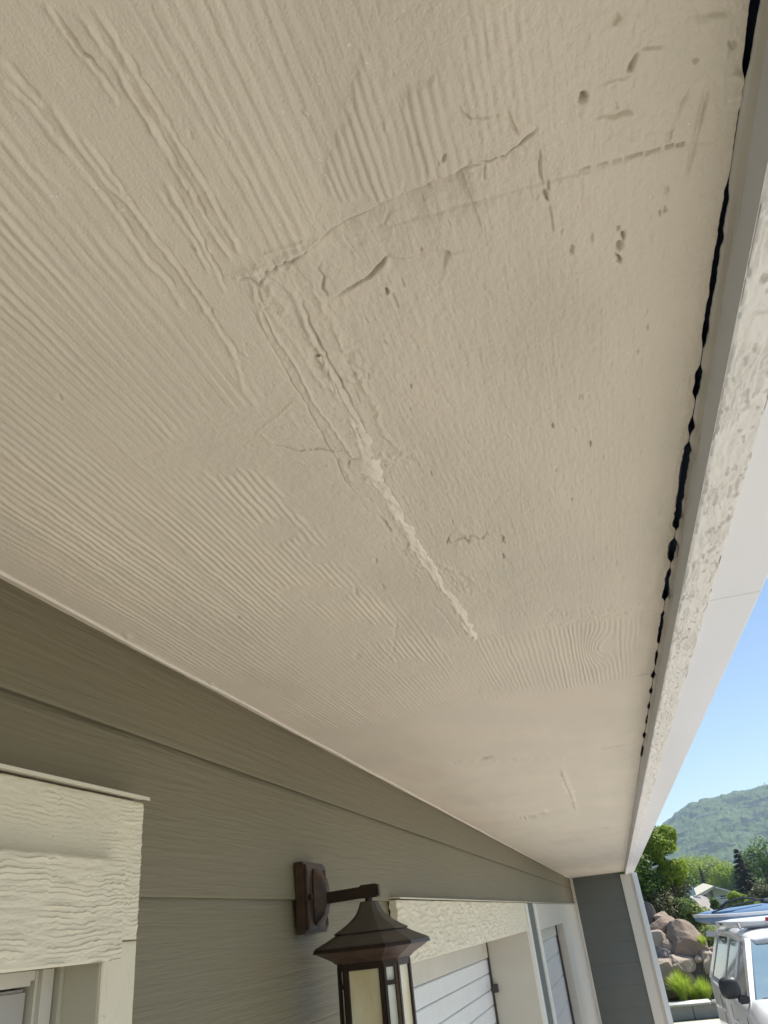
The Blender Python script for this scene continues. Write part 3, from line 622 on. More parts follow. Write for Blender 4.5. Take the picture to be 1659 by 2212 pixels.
L_(MB().box(XA + .0243, XA + .0285, yc - .009, yc + .009, Z(za) - ah, Z(za) + ah, .001), 'arm_cap', m_copper)
L_(MB().tube([(XA, yc, Z(zr) - .003), (XA, yc, Z(za) - ah)], .009, 10), 'neck', m_bronze)
LS = .775
def octo(h, c, z, rot=0):     # square of half width h with corners cut at c
    h, c = h * LS, c * LS; z = Z(zr) + (z - Z(zr)) * LS if z else 0
    P = [(-c, -h), (c, -h), (h, -c), (h, c), (c, h), (-c, h), (-h, c), (-h, -c)]
    ca, sa = math.cos(rot), math.sin(rot)
    return [(XA + x * ca - y * sa, yc + x * sa + y * ca, z) for x, y in P]
RZ = math.radians(-4)
pr = [(0, .024), (-.012, .028), (-.028, .035), (-.042, .046), (-.056, .062), (-.068, .080), (-.0775, .0965)]
L_(MB().rings([octo(h, h * .62, Z(zr) + z, RZ) for z, h in pr] + [octo(.0985, .061, Z(zr) - .081, RZ), octo(.093, .057, Z(zr) - .083, RZ)]), 'roof', m_roofb)
L_(MB().rings([octo(h, h * .62, Z(zr) + z, RZ) for z, h in ((-.0825, .094), (-.096, .118), (-.110, .147), (-.114, .153))]), 'roof', m_roofb)
L_(MB().rings([octo(h, h * .62, Z(zr) + z, RZ) for z, h in ((-.1145, .152), (-.124, .155), (-.1255, .151))]), 'roof_rim', m_bronze)
L_(MB().rings([octo(h, h * .62, Z(zr) + z, RZ) for z, h in ((-.126, .147), (-.137, .128), (-.148, .108), (-.157, .098))]), 'lower_cornice', m_copper)
L_(MB().tube([octo(.140, .08, Z(zr) - .139, RZ)[0], octo(.122, .08, Z(zr) - .150, RZ)[0]], .007, 8), 'finial_screw', m_bronze) if False else None
zt0_ = Z(zr) - .1575; zt1_ = zt0_ - .33; zt0 = Z(zr) - .1575 * LS; zt1 = zt0 - .33 * LS; hb, cb = .088, .056
O = octo(hb, cb, 0, RZ)
L_(MB().rings([octo(.095, .060, zt0_, RZ), octo(.095, .060, zt0_ - .006, RZ)]), 'top_frame', m_bronze)
L_(MB().rings([octo(.100, .064, zt1_, RZ), octo(.100, .064, zt1_ - .02, RZ), octo(.06, .04, zt1_ - .035, RZ)]), 'bottom_frame', m_bronze)
for k in range(8):
    a_ = Vector(O[k]); b_ = Vector(O[(k + 1) % 8]); d = (b_ - a_); Ln = d.length; d.normalize(); nrm = Vector((d.y, -d.x, 0))
    def slab(u0, u1, z0, z1, t0, t1):
        P = [a_ + d * u0 + nrm * t0, a_ + d * u1 + nrm * t0, a_ + d * u1 + nrm * t1, a_ + d * u0 + nrm * t1]
        return [(p.x, p.y, z0) for p in P] + [(p.x, p.y, z1) for p in P]
    wide = k % 2 == 0
    L_(MB().hexa(slab(-.003 if wide else .001, .007, zt1, zt0 - .0048, -.004, .006)), 'post', m_copper if k in (2, 3) else m_bronze)
    if wide:
        L_(MB().hexa(slab(Ln - .007, Ln + .003, zt1, zt0 - .0048, -.004, .006)), 'post', m_bronze)
        L_(MB().hexa(slab(.0072, Ln - .0072, zt1, zt0 - .0048, -.003, 0)), 'glass_pane', m_glass)
        L_(MB().hexa(slab(.0072, Ln - .0072, zt0 - .014, zt0 - .0048, .0003, .005)), 'crossbar', m_bronze)
    else:
        L_(MB().hexa(slab(Ln - .007, Ln - .001, zt1, zt0 - .0048, -.004, .006)), 'post', m_copper if k in (1, 3) else m_bronze)
        z_ = zt0 - .0048
        for hh in (.025, .092, .025, .06):
            L_(MB().hexa(slab(.0072, Ln - .0072, z_ - .009, z_, -.002, .0055)), 'crossbar', m_bronze)
            L_(MB().hexa(slab(.0072, Ln - .0072, z_ - .009 - hh, z_ - .0092, -.003, .0)), 'glass_pane', m_glass2); z_ -= hh + .009

# ================================================================== OUTSIDE
m_conc = mat('pale_concrete', (.50, .48, .44), .85, (.44, .42, .385), 1.2, bumps=((60, (1, 1, 1), .003, .4, 3),))
m_conc2 = mat('planter_concrete', (.40, .38, .34), .85, (.33, .31, .28), 2.5, bumps=((50, (1, 1, 1), .004, .5, 3),))
m_soil = mat('green_scrub_ground', (.055, .085, .03), .95, (.10, .11, .05), .3)
# ground with rising berm
def terr(x, y):
    z = np.zeros_like(x) - .02
    bank = sm(20.8, 23.5, y) * 1.35 * (1 - sm(2.3, 4.5, x)) * (1 - sm(25.5, 33, y)) + sm(24, 40, y) * .3
    return z + bank - sm(35, 60, y) * 1.6 + sm(75, 150, y) * 3.6 + sm(150, 700, y) * 5 + .12 * fbm(x * .4, y * .4, 3, 3) * sm(21, 24, y)
ys_ = np.concatenate([np.linspace(-60, 18, 12), np.linspace(19, 60, 80), np.geomspace(61, 1790, 50)]); xs_ = np.concatenate([-np.geomspace(1190, 12, 24), np.linspace(-11, 20, 60), np.geomspace(21, 1190, 24)])
X, Y = np.meshgrid(xs_, ys_)
tag(link('ground', mesh_np('ground', np.stack([X, Y, terr(X, Y) - .03], -1).reshape(-1, 3), grid_quads(len(xs_), len(ys_))), m_soil), kind='structure')
drv = bpy.data.objects.new('driveway', None); COL.objects.link(drv); tag(drv, kind='structure')
sm_me = None
for i in range(9):
    for j in range(8):
        if sm_me is None:
            o = MB().box(0, 2.588, 0, 2.588, -.12, 0, .004).build('concrete_slab', m_conc, drv); sm_me = o.data
        else:
            o = bpy.data.objects.new('concrete_slab', sm_me); COL.objects.link(o); o.parent = drv
        o.location = (XW - .15 + i * 2.6, -1.1 + j * 2.6, -.004 - .002 * ((i + j) % 2))
# hill beyond the valley
m_hill = mat('hill_forest', (.035, .075, .025), .95, (.075, .12, .045), .02, (1, 1, 1.5), speck=((.012, .03, .018), .03, .53, (1, 1, 1)))
n = 300
xx = np.linspace(-200, 640, n); yy = np.linspace(700, 1700, 240); X, Y = np.meshgrid(xx, yy)
ridge = 122 * sm(-60, 150, X) ** .7 + 12 * sm(100, 330, X) - 20 * sm(420, 900, X)
prof_ = sm(720, 1240, Y) ** .85
Hh = ridge * prof_ * (1 - .3 * sm(1250, 1700, Y)) + 16 * fbm(X / 90, Y / 110, 4, 5) * prof_ + 5.5 * np.abs(fbm(X / 7, Y / 9, 2, 9)) + 2.5 * fbm(X / 3.2, Y / 3.2, 2, 11)
hill = link('forested_hill', mesh_np('forested_hill', np.stack([X, Y, Hh - 6], -1).reshape(-1, 3), grid_quads(n, 240), False), m_hill); tag(hill, kind='structure')

# --- foliage
def leafmat(name, a, b, tr=.35):
    m = bpy.data.materials.new(name); m.use_nodes = True; N = m.node_tree.nodes; L = m.node_tree.links; p = N['Principled BSDF']
    oi = N.new('ShaderNodeTexCoord'); nz = N.new('ShaderNodeTexNoise'); nz.inputs['Scale'].default_value = 3.5; nz.inputs['Detail'].default_value = 6; L.new(oi.outputs['Object'], nz.inputs[0])
    r = N.new('ShaderNodeValToRGB'); r.color_ramp.elements[0].position = .36; r.color_ramp.elements[1].position = .64
    r.color_ramp.elements[0].color = (*a, 1); r.color_ramp.elements[1].color = (*b, 1); L.new(nz.outputs[0], r.inputs[0]); L.new(r.outputs[0], p.inputs['Base Color'])
    p.inputs['Roughness'].default_value = .55
    t = N.new('ShaderNodeBsdfTranslucent'); L.new(r.outputs[0], t.inputs[0]); mx = N.new('ShaderNodeMixShader'); mx.inputs[0].default_value = tr
    L.new(p.outputs[0], mx.inputs[1]); L.new(t.outputs[0], mx.inputs[2]); L.new(mx.outputs[0], N['Material Output'].inputs[0]); return m
m_bright = leafmat('spring_green_leaves', (.20, .30, .03), (.36, .46, .06), .55)
m_mid = leafmat('mid_green_leaves', (.07, .14, .025), (.15, .24, .045), .42)
m_dark = leafmat('dark_evergreen_needles', (.018, .035, .018), (.04, .06, .03), .15)
m_oliv = leafmat('olive_shrub_leaves', (.06, .08, .03), (.13, .13, .05), .3)
m_pale = leafmat('pale_green_leaves', (.20, .27, .08), (.33, .38, .13), .5)
m_bark = mat('brown_bark', (.09, .065, .045), .9, bumps=((20, (3, 3, .5), .01, .6, 3),))
def leaves(name, blobs, n, size, m, parent, seed, drop=.25):
    rr = np.random.RandomState(seed); vol = np.array([b[3] * b[4] * b[5] for b in blobs]) ** .8; pick = rr.choice(len(blobs), n, p=vol / vol.sum())
    B = np.array(blobs)[pick]; d = rr.normal(size=(n, 3)); d /= np.linalg.norm(d, axis=1)[:, None]
    r = rr.uniform(.55, 1.06, n) ** .7; C = B[:, :3] + d * B[:, 3:6] * r[:, None]
    keep = fbm(C[:, 0] * 1.3 / max(size * 10, .3) + C[:, 1], C[:, 2] * 1.3 / max(size * 10, .3), 2, seed) > -.42 + drop * .3; C = C[keep]; n = len(C); d = d[keep]
    nrm = d + rr.normal(size=(n, 3)) * .7 + (0, 0, .4); nrm /= np.linalg.norm(nrm, axis=1)[:, None]
    t = np.cross(nrm, rr.normal(size=(n, 3))); t /= np.linalg.norm(t, axis=1)[:, None]; b = np.cross(nrm, t); s = size * rr.uniform(.6, 1.4, n)[:, None]
    V = np.stack([C - t * s, C + b * s * .55, C + t * s, C - b * s * .55], 1).reshape(-1, 3)
    return link(name, mesh_np(name, V, np.arange(4 * n).reshape(-1, 4), False), m, parent)
def tree(name, label, cat, base, h, wd, m, n, size, seed, lobes=9, group=None, trunk=True, top=1.0):
    rr = random.Random(seed); bz = terr(np.array([base[0]]), np.array([base[1]]))[0] - .1 if base[2] is None else base[2]
    t = thing(name, label, cat, (base[0], base[1], bz), 0, group)
    bl = []
    for i in range(lobes):
        f = (i + .5) / lobes; a = rr.uniform(0, 6.28); rad = wd * .5 * math.sin(math.pi * (.18 + .72 * f)) * rr.uniform(.35, .75)
        s = wd * rr.uniform(.22, .34); bl.append((math.cos(a) * rad, math.sin(a) * rad, h * (.22 + .68 * f), s, s, s * rr.uniform(.6, 1)))
    leaves('crown', bl, n, size, m, t, seed)
    if trunk:
        b = MB().tube([(0, 0, 0), (.03 * h * .2, .0, h * .3), (-.01 * h, .02 * h, h * .65), (0, 0, h * .88)], [h * .028, h * .021, h * .012, h * .004], 8)
        for k in range(6):
            z0 = h * (.25 + .09 * k); x, y, z, *_ = bl[(k * 2) % lobes]; b.tube([(0, 0, z0), (x * .5, y * .5, (z0 + z) / 2), (x, y, z)], [h * .01, h * .006, h * .002], 5)
        b.build('trunk', m_bark, t)
    return t
def conifer(name, label, base, h, wd, m, n, size, seed, group=None):
    rr = np.random.RandomState(seed); t = thing(name, label, 'tree', base, 0, group)
    k = np.floor(rr.uniform(0, 1, n) ** .75 * 16) / 16; z = h * (1 - k * .92); az = rr.uniform(0, 6.28, n); armr = wd * .5 * (k * .95 + .06) * (.75 + .45 * np.sin(az * 5 + k * 40)) * rr.uniform(.25, 1, n)
    C = np.stack([np.cos(az) * armr, np.sin(az) * armr, z - armr * .28 + rr.uniform(-.02, .02, n) * h], 1)
    o = np.stack([np.cos(az), np.sin(az), np.full(n, -.25)], 1); sd_ = np.stack([-np.sin(az), np.cos(az), rr.uniform(-.5, .5, n)], 1); s = size * rr.uniform(.6, 1.4, n)[:, None]
    V = np.stack([C - o * s, C + sd_ * s * .5, C + o * s, C - sd_ * s * .5], 1).reshape(-1, 3)
    link('crown', mesh_np('crown', V, np.arange(4 * n).reshape(-1, 4), False), m, t)
    MB().tube([(0, 0, 0), (0, 0, h * .5), (0, 0, h * .97)], [h * .02, h * .012, h * .003], 7).build('trunk', m_bark, t); return t
def P(x, y, Y):               # measured spot at a known distance -> world
    q = onY(x, y, Y); return float(q[0]), Y, float(q[2]) + CAMZ
# near maple behind the corner
t_ = P(1408, 2010, 24.3)
tree('leafy_tree', 'bright green leafy tree rising behind the boulders right beside the white corner board', 'tree', (t_[0] - .1, 24.3, 1.1), 3.75, 2.2, m_mid, 24000, .045, 3, 14)
bx, by, bz_ = P(1428, 1830, 24.0)
tp = thing('leafy_tree', 'yellow green sunlit tree, tallest one at the corner of the eave', 'tree', (bx, by, 1.2))
leaves('crown', [(0, 0, bz_ - 1.2, .42, .5, .45), (.18, 0, bz_ - 1.2 - .55, .36, .4, .4), (-.35, 0, bz_ - 1.2 + .1, .4, .4, .35), (.22, 0, bz_ - 1.2 + .3, .3, .3, .25), (.05, 0, bz_ - 1.9, .35, .4, .35)], 14000, .038, m_bright, tp, 9)
MB().tube([(0, 0, 0), (.05, 0, 1.2), (0, 0, bz_ - 1.2)], [.07, .05, .02], 7).build('trunk', m_bark, tp)
cx_, cy_, cz_ = P(1400, 1765, 30)
conifer('spruce_tree', 'thin dark conifer tip showing just above the bright leafy tree', (cx_, cy_, 0), cz_, 2.0, m_dark, 2500, .12, 5)
# shrubs in front of / beside it
for i, (x, y, Y_, wd, hh, m, lb) in enumerate(((1432, 1990, 23.4, 1.3, 1.9, m_oliv, 'olive brown shrub growing above the boulders, left one below the leafy tree'),
                                            (1445, 1925, 25, 1.3, 1.6, m_oliv, 'brownish bush behind the leafy tree, higher one on the slope'),
                                            (1480, 1995, 23.5, 1.1, 1.5, m_mid, 'grey green bush standing between the boulders and the shingled roof'),
                                            (1505, 2010, 23.2, 1.0, 1.5, m_pale, 'pale green bush right above the largest boulder'),
                                            (1515, 2055, 22.9, .7, .8, m_mid, 'small dark green bush between the boulders and the timber box'))):
    q = P(x, y, Y_); base = q[2] - hh * .6
    tree('shrub', lb, 'shrub', (q[0], Y_, base), hh, wd, m, 7000, .032, 40 + i, 9, trunk=True)
# trees across the yard
for i, (x, y, Y_, wd, hh, m, nn) in enumerate(((1485, 1895, 150, 7.5, 6, m_bright, 0), (1505, 1888, 160, 7, 7.5, m_pale, 0), (1528, 1893, 155, 7, 6.5, m_bright, 0), (1552, 1898, 150, 7, 6, m_pale, 0), (1573, 1902, 145, 6, 6, m_bright, 0),
                                            (1474, 1925, 90, 4, 4, m_mid, 0), (1633, 1912, 110, 5, 6, m_mid, 0), (1655, 1890, 105, 6, 9, m_mid, 0), (1590, 1946, 46, .95, .9, m_bright, 0), (1546, 1954, 44, .6, .6, m_mid, 0), (1625, 1953, 45, .7, .65, m_bright, 0), (1657, 1940, 50, 1.8, 1.7, m_oliv, 0))):
    q = P(x, y, Y_)
    lbs = ['leftmost light green round tree in the row below the hill', 'tall pale tree behind the row of light green trees', 'light green tree above the white gable', 'pale yellow green tree right of the white gable peak', 'light tree touching the dark spruce on its left side',
           'mid green tree left of the white house', 'mid green tree to the right of the big dark spruce', 'tall green tree at the right frame edge below the hill', 'bright green bush directly right of the house deck', 'small green bush in front of the house left of its deck',
           'round bright bush in front of the dark spruce', 'olive bush low at the right frame edge']
    tree('leafy_tree' if hh > 3 else 'shrub', lbs[i], 'tree' if hh > 3 else 'shrub', (q[0], Y_, q[2] - hh * .62), hh, wd, m, 6000, .17 if hh > 3 else .06, 70 + i, 13)
q = P(1603, 1880, 90); conifer('spruce_tree', 'large dark brownish spruce behind the kayaks', (q[0], 90, q[2] - 5.6), 7.4, 5.4, leafmat('brown_spruce_needles', (.035, .04, .025), (.07, .065, .04), .2), 9000, .17, 8)
q = P(1587, 1835, 55)
q = P(1520, 1905, 130); conifer('spruce_tree', 'small narrow dark conifer among the light green trees', (q[0], 130, q[2] - 3), 5.0, 2.2, m_dark, 1500, .16, 12)
# far valley wood
rr = np.random.RandomState(3); bl = []
for i in range(260):
    y = rr.uniform(220, 640); bl.append((rr.uniform(-.05, .30) * y, y, 1.5, 6, 6, rr.uniform(4, 6)))
tag(leaves('valley_wood', bl, 26000, 1.5, m_mid, None, 77), kind='stuff')

# --- house on the slope
m_hw = mat('white_house_paint', (.62, .65, .68), .6); m_rf = mat('grey_brown_shingles', (.27, .245, .225), .9, (.23, .21, .19), 2)
m_gl = mat('dark_window_glass', (.04, .05, .06), .08); m_hd = mat('grey_house_base', (.2, .22, .25), .8)
hx, hy, hz = P(1545, 1960, 58)
house = thing('house', 'white gabled house with grey shingle wing and railed deck beyond the vehicle', 'house', (hx, hy, hz - 2.5))
def hp(x, y, Y=58): q = P(x, y, Y); return Vector((q[0] - hx, Y - hy, q[2] - hz + 2.5))
a1, a2, a3, a4 = hp(1524, 1937), hp(1543, 1918), hp(1581, 1926), hp(1583, 1950)
def slabface(pts, d, name, m, par):
    b = MB(); A = [b.b.verts.new(p) for p in pts]; B = [b.b.verts.new(Vector(p) + Vector(d)) for p in pts]
    b.b.faces.new(A); b.b.faces.new(B[::-1]); k = len(pts)
    for i in range(k): b.b.faces.new([A[i], B[i], B[(i + 1) % k], A[(i + 1) % k]])
    return b.build(name, m, par)
wl = slabface([hp(1519, 1934), hp(1540, 1917), hp(1583, 1928), hp(1583, 1965), hp(1530, 1965)], (0, 5, 0), 'wall', m_hw, house)
slabface([hp(1534, 1925, 57.9), hp(1539, 1924, 57.9), hp(1542, 1937, 57.9), hp(1537, 1938, 57.9)], (0, .05, 0), 'window', m_gl, house)
slabface([hp(1556, 1935, 57.9), hp(1574, 1934, 57.9), hp(1574, 1940, 57.9), hp(1557, 1942, 57.9)], (0, .05, 0), 'window', m_gl, house)
slabface([hp(1494, 1940, 57), hp(1541, 1914, 57), hp(1546, 1915, 57), hp(1524, 1932, 57), hp(1497, 1944, 57)], (0, 6, .3), 'roof', mat('pale_roof_edge', (.5, .48, .38), .7), house)
slabface([hp(1541, 1914, 57), hp(1586, 1926, 57), hp(1586, 1929, 57), hp(1541, 1917, 57)], (0, 6, .2), 'roof', m_hw, house)
slabface([hp(1494, 1939, 55), hp(1523, 1931, 58), hp(1536, 1950, 56), hp(1541, 1961, 54), hp(1552, 1963, 54), hp(1559, 1976, 51), hp(1531, 1983, 50), hp(1515, 1974, 51), hp(1504, 1953, 53)], (0, .1, -.3), 'roof', m_rf, house)
slabface([hp(1513, 1976, 51.3), hp(1557, 1978, 51.3), hp(1557, 1995, 51.3), hp(1513, 1995, 51.3)], (0, 3, 0), 'wall', m_hd, house)
for k in range(4):
    slabface([hp(1543 + k, 1940 + k * 4, 55.5), hp(1582, 1935 + k * 4, 55.5), hp(1582, 1936.6 + k * 4, 55.5), hp(1543 + k, 1941.6 + k * 4, 55.5)], (0, .1, 0), 'deck_rail', m_hw, house)
slabface([hp(1552, 1955, 57.8), hp(1582, 1950, 57.8), hp(1582, 1975, 57.8), hp(1554, 1975, 57.8)], (0, 1, 0), 'wall', m_hd, house)
MB().tube([hp(1506, 1940, 53), hp(1506, 1936, 53)], .22, 8).build('roof_vent', m_hw, house)
q = P(1470, 1933, 50); sh = thing('small_shed', 'small pale roofed shed half hidden by bushes left of the house', 'shed', q)
MB().box(-.7, .6, -.8, .8, -2.0, -.3).build('wall', m_hd, sh)
MB().prism([(-.75, -.25), (.75, -.1), (.7, .35), (-.7, .2)], -1, 1, 1).build('roof', mat('pale_metal_roof', (.5, .55, .62), .4), sh)
q = P(1646, 1889, 380); far = thing('far_house', 'tiny white house among trees at the foot of the hill near the right edge', 'house', (q[0], q[1], q[2] - 2.0))
MB().box(-1.8, 1.8, -2, 2, -2, 1.0).build('wall', m_hw, far); MB().prism([(-2.1, 1.0), (2.1, 1.0), (0, 1.9)], -2.3, 2.3, 1).build('roof', m_hw, far)
q = onY(1655, 1703, 1240); mast = MB().tube([(q[0], 1240, q[2] + CAMZ - 12), (q[0], 1240, q[2] + CAMZ + 9)], [.9, .4], 6).build('radio_mast', m_hd); tag(mast, 'tiny radio mast on the hilltop at the right edge', 'mast')

# --- boulders
m_rock = mat('sandstone_rock', (.30, .225, .17), .9, (.19, .145, .115), 1.6, bumps=((5, (1, 1, 1), .06, .7, 6), (30, (1, 1, 1), .01, .5, 3)))
m_rock2 = mat('grey_rock', (.19, .17, .165), .9, (.13, .115, .11), 1.4, bumps=((5, (1, 1, 1), .06, .7, 6),))
m_rock3 = mat('pale_rock', (.40, .33, .26), .9, (.28, .22, .17), 2, bumps=((6, (1, 1, 1), .05, .6, 6),))
rocks = [(60, 560, 150, 270, 2, 22.8, 'dark upright slab boulder touching the corner board at the top of the pile'), (235, 630, 150, 130, 3, 22.6, 'pale rough rock behind the top of the rock pile'),
         (235, 800, 340, 230, 1, 22.0, 'wide boulder with flat sunlit top near the top left of the pile'), (460, 850, 170, 200, 2, 22.3, 'smooth grey rock behind the wide top boulder'),
         (215, 1010, 290, 230, 3, 21.6, 'rounded pinkish boulder at mid height beside the corner board'), (350, 1080, 140, 150, 3, 21.3, 'small pale rock wedged left of the largest boulder'),
         (610, 1060, 440, 440, 1, 21.4, 'largest boulder, peaked, in the middle of the pile'), (280, 1210, 200, 200, 2, 21.2, 'small dark round rock below the pinkish boulder'),
         (360, 1330, 180, 230, 2, 21.2, 'dark rock left of the tilted flat slab'), (510, 1310, 270, 190, 3, 20.9, 'tilted flat sunlit slab below the largest boulder'),
         (590, 1450, 140, 110, 3, 20.9, 'small pinkish rock under the tilted slab'), (290, 1430, 350, 260, 3, 20.9, 'low sunlit rock beside the corner board near the grass'),
         (330, 1620, 330, 290, 1, 21.0, 'brown lower rock left behind the ornamental grass'), (760, 1420, 520, 420, 2, 21.6, 'dark grey boulder form standing in for the shadowed hollow under the largest one'),  # the dark boulder takes the place of a shadowed hollow
         (930, 1200, 230, 170, 3, 21.2, 'pale wedge rock beside the vehicle window'), (925, 1320, 110, 200, 3, 21.0, 'thin tilted sliver of rock at the right of the pile'),
         (1010, 1115, 110, 90, 1, 21.3, 'small brown stone on top of the pale wedge rock'), (780, 1245, 90, 60, 3, 20.9, 'tiny pale stone tucked under the largest boulder'),
         (520, 1540, 130, 90, 3, 20.9, 'small pale stone just above the ornamental grass'), (660, 1510, 90, 80, 3, 20.8, 'little pink stone right of the small pale stone above the grass'), (960, 1520, 200, 240, 2, 21.4, 'dark rock beside the vehicle door above the small grass clump'),
         (700, 1640, 360, 200, 2, 21.3, 'dark low rock in shade behind the ornamental grass')]
for i, (zx, zy, zw, zh, mt_, Y_, lb) in enumerate(rocks):
    Y_ = 21.45 + (Y_ - 20.9) * .68; q = P(1393.6 + .1449 * zx, 1891.3 + .1449 * zy, Y_); sx = zw * .1449 / F * Y_ * .56; sz = zh * .1449 / F * Y_ * .56; rr = np.random.RandomState(i + 20)
    b = bmesh.new(); bmesh.ops.create_icosphere(b, subdivisions=4, radius=1)
    for k in range(17):        # cut facets
        d = rr.normal(size=3); d[2] = abs(d[2]) * .8 if k < 6 else d[2]; d /= np.linalg.norm(d); c = rr.uniform(.54, .80)
        for v in b.verts:
            s_ = v.co.dot(Vector(d)) - c
            if s_ > 0: v.co -= Vector(d) * s_ * .985
    co_ = np.array([v.co[:] for v in b.verts]); nn = fbm(co_[:, 0] * 2.3 + co_[:, 2], co_[:, 1] * 2.3 + co_[:, 2] * 1.7, 4, i)
    for v, n_ in zip(b.verts, nn): v.co *= 1.08 + .09 * n_ - .10 * max(0, abs(n_) - .22)
    tilt = Matrix.Rotation(rr.uniform(-.35, .35), 4, 'Y')
    for v in b.verts: v.co = tilt @ Vector((v.co.x * sx * 1.15, v.co.y * max(sx, sz) * .9, v.co.z * sz * 1.15))
    me = bpy.data.meshes.new('boulder'); b.to_mesh(me); b.free()
    o = link('boulder', me, {1: m_rock, 2: m_rock2, 3: m_rock3}[mt_]); o.location = q; tag(o, lb, 'boulder', 'boulders in the rock pile')
# --- planter kerb and retaining wall
pz0 = 0.0
wall_p = thing('planter_wall', 'low pale concrete planter wall with stone coping at the driveway edge', 'wall', (2, 20.3, 0))
for i in range(9): MB().box(-2.2 + i * .62, -2.2 + i * .62 + .612, 0, .25, -.05, .20 + .0, .01).build('wall_block', m_conc2, wall_p)
zc = [(-1.9, -.56, .275), (-.55, -.12, .25), (-.11, .6, .26), (.61, 1.4, .27), (1.41, 2.4, .265), (2.41, 3.3, .27)]
for a_, b_, h_ in zc: MB().box(a_, b_, -.06, .27, h_ - .075, h_, .028).build('coping_stone', m_white if a_ < -1 else m_conc, wall_p, True)
# --- ornamental grass
m_grass = leafmat('lime_grass_blades', (.32, .45, .05), (.50, .58, .10), .55)
def tuft(label, px, py, Yt, h, r, n, seed):
    q = P(px, py, Yt); t = thing('ornamental_grass', label, 'grass clump', q, 0, 'ornamental grass clumps in the planter'); rr = np.random.RandomState(seed); V = []; Q = []
    for i in range(n):
        a = rr.uniform(0, 6.28); l = h * rr.uniform(.6, 1.15); o = np.array([math.cos(a), math.sin(a), 0]); lean = rr.uniform(.1, 1) * r; s = np.array([-o[1], o[0], 0]) * .006
        b0 = o * rr.uniform(0, .08); pts = [b0 + o * lean * t_ ** 1.7 + np.array([0, 0, l * (t_ - .38 * lean / r * t_ ** 2.4)]) for t_ in (0, .3, .6, .85, 1)]
        k = len(V)
        for j, p_ in enumerate(pts): wdt = (1 - j / 4.4); V += [p_ - s * wdt, p_ + s * wdt]
        for j in range(4): Q.append([k + 2 * j, k + 2 * j + 1, k + 2 * j + 3, k + 2 * j + 2])
    tag(link('blades', mesh_np('blades', V, Q, False), m_grass, t), kind='stuff'); return t
tuft('largest lime green grass clump left of centre in the planter', 1478, 2163, 20.75, .62, .40, 1100, 1)
tuft('lime green grass clump beside the vehicle door in the planter', 1528, 2166, 20.75, .50, .28, 800, 2)
tuft('small grass clump between the two larger ones in the planter', 1505, 2164, 20.9, .36, .25, 400, 3)
tuft('tiny yellow green tuft beside the timber box above the wedge rock', 1518, 2042, 21.6, .25, .15, 250, 4)
# --- dark timber box
tx, ty, tz = P(1537, 2012, 24); tb = thing('timber_box', 'dark brown timber clad box behind the pile next to the vehicle', 'wooden box', (tx, ty, tz))
m_tim = mat('dark_timber', (.075, .062, .055), .8, (.05, .042, .04), 8, (1, 1, .2), bumps=((25, (4, 4, .4), .006, .5, 3),))
for k in range(7): MB().box(-.27, .45, -.3, .3, -.02 - (k + 1) * .115, -.02 - k * .115 - .006, .006).build('timber_board', m_tim, tb)
MB().box(-.31, .5, -.36, .36, -.018, .03, .008).build('lid', m_rock2, tb)
q = P(1526, 2007, 10.2)

# ------------------------------------------------------------------ white vehicle
m_car = mat('white_car_paint', (.82, .83, .84), .25, coat=.5)
m_cgl = mat('tinted_side_glass', (.035, .034, .033), .04, spec=.6)
m_ws = mat('windscreen_glass', (.16, .25, .32), .05, (.24, .34, .38), 1.6, spec=1.0, coat=1.0)  # blue of the reflected sky is put into the glass colour
m_blk = mat('black_plastic', (.022, .025, .03), .45); m_tyre = mat('tyre_rubber', (.02, .02, .02), .8); m_rim = mat('alloy_wheel', (.4, .4, .42), .3, metal=.9)
m_red = mat('red_paint', (.55, .04, .05), .4); m_lamp = mat('clear_lamp_glass', (.5, .5, .5), .1); m_int = mat('grey_seat_fabric', (.12, .115, .11), .9)
# local frame: x to the viewer's right across the car, y rearwards, z up; origin under the base of the near windscreen pillar
AX, AY = .885, 8.5; heading = 0.0
car = thing('parked_suv', 'white suv with black door mirror and loaded roof rack parked on the driveway', 'suv', (AX, AY, -.0), heading)
W2 = 1.98
def sect(y, zs_):             # zs_: list of (inset from side, z) going up the near side
    L = [(i, y, z) for i, z in zs_]; return L + [(W2 - i, y, z) for i, z in reversed(zs_)]
secs = [sect(-1.52, [(.30, 0.420), (.25, 0.699), (.28, 1.002), (.42, 1.072)]), sect(-1.42, [(.13, 0.380), (.09, 0.722), (.12, 1.107), (.30, 1.188)]), sect(-1.1, [(.02, 0.360), (.0, 0.769), (.03, 1.165), (.16, 1.282)]),
        sect(-.5, [(.0, 0.360), (-.012, 0.816), (.02, 1.223), (.14, 1.351)]), sect(-.1, [(.0, 0.340), (-.012, 0.816), (.015, 1.282), (.10, 1.398)]), sect(.3, [(.0, 0.340), (-.012, 0.816), (.0, 1.282), (.03, 1.363)]), sect(1.5, [(.0, 0.340), (-.012, 0.816), (.0, 1.282), (.03, 1.363)]),
        sect(3.1, [(.0, 0.340), (-.012, 0.816), (.0, 1.282), (.03, 1.363)]), sect(3.62, [(.04, 0.400), (.02, 0.816), (.04, 1.282), (.07, 1.363)]), sect(3.7, [(.10, 0.450), (.08, 0.816), (.10, 1.258), (.14, 1.328)])]
MB().rings(secs).build('body', m_car, car, True)
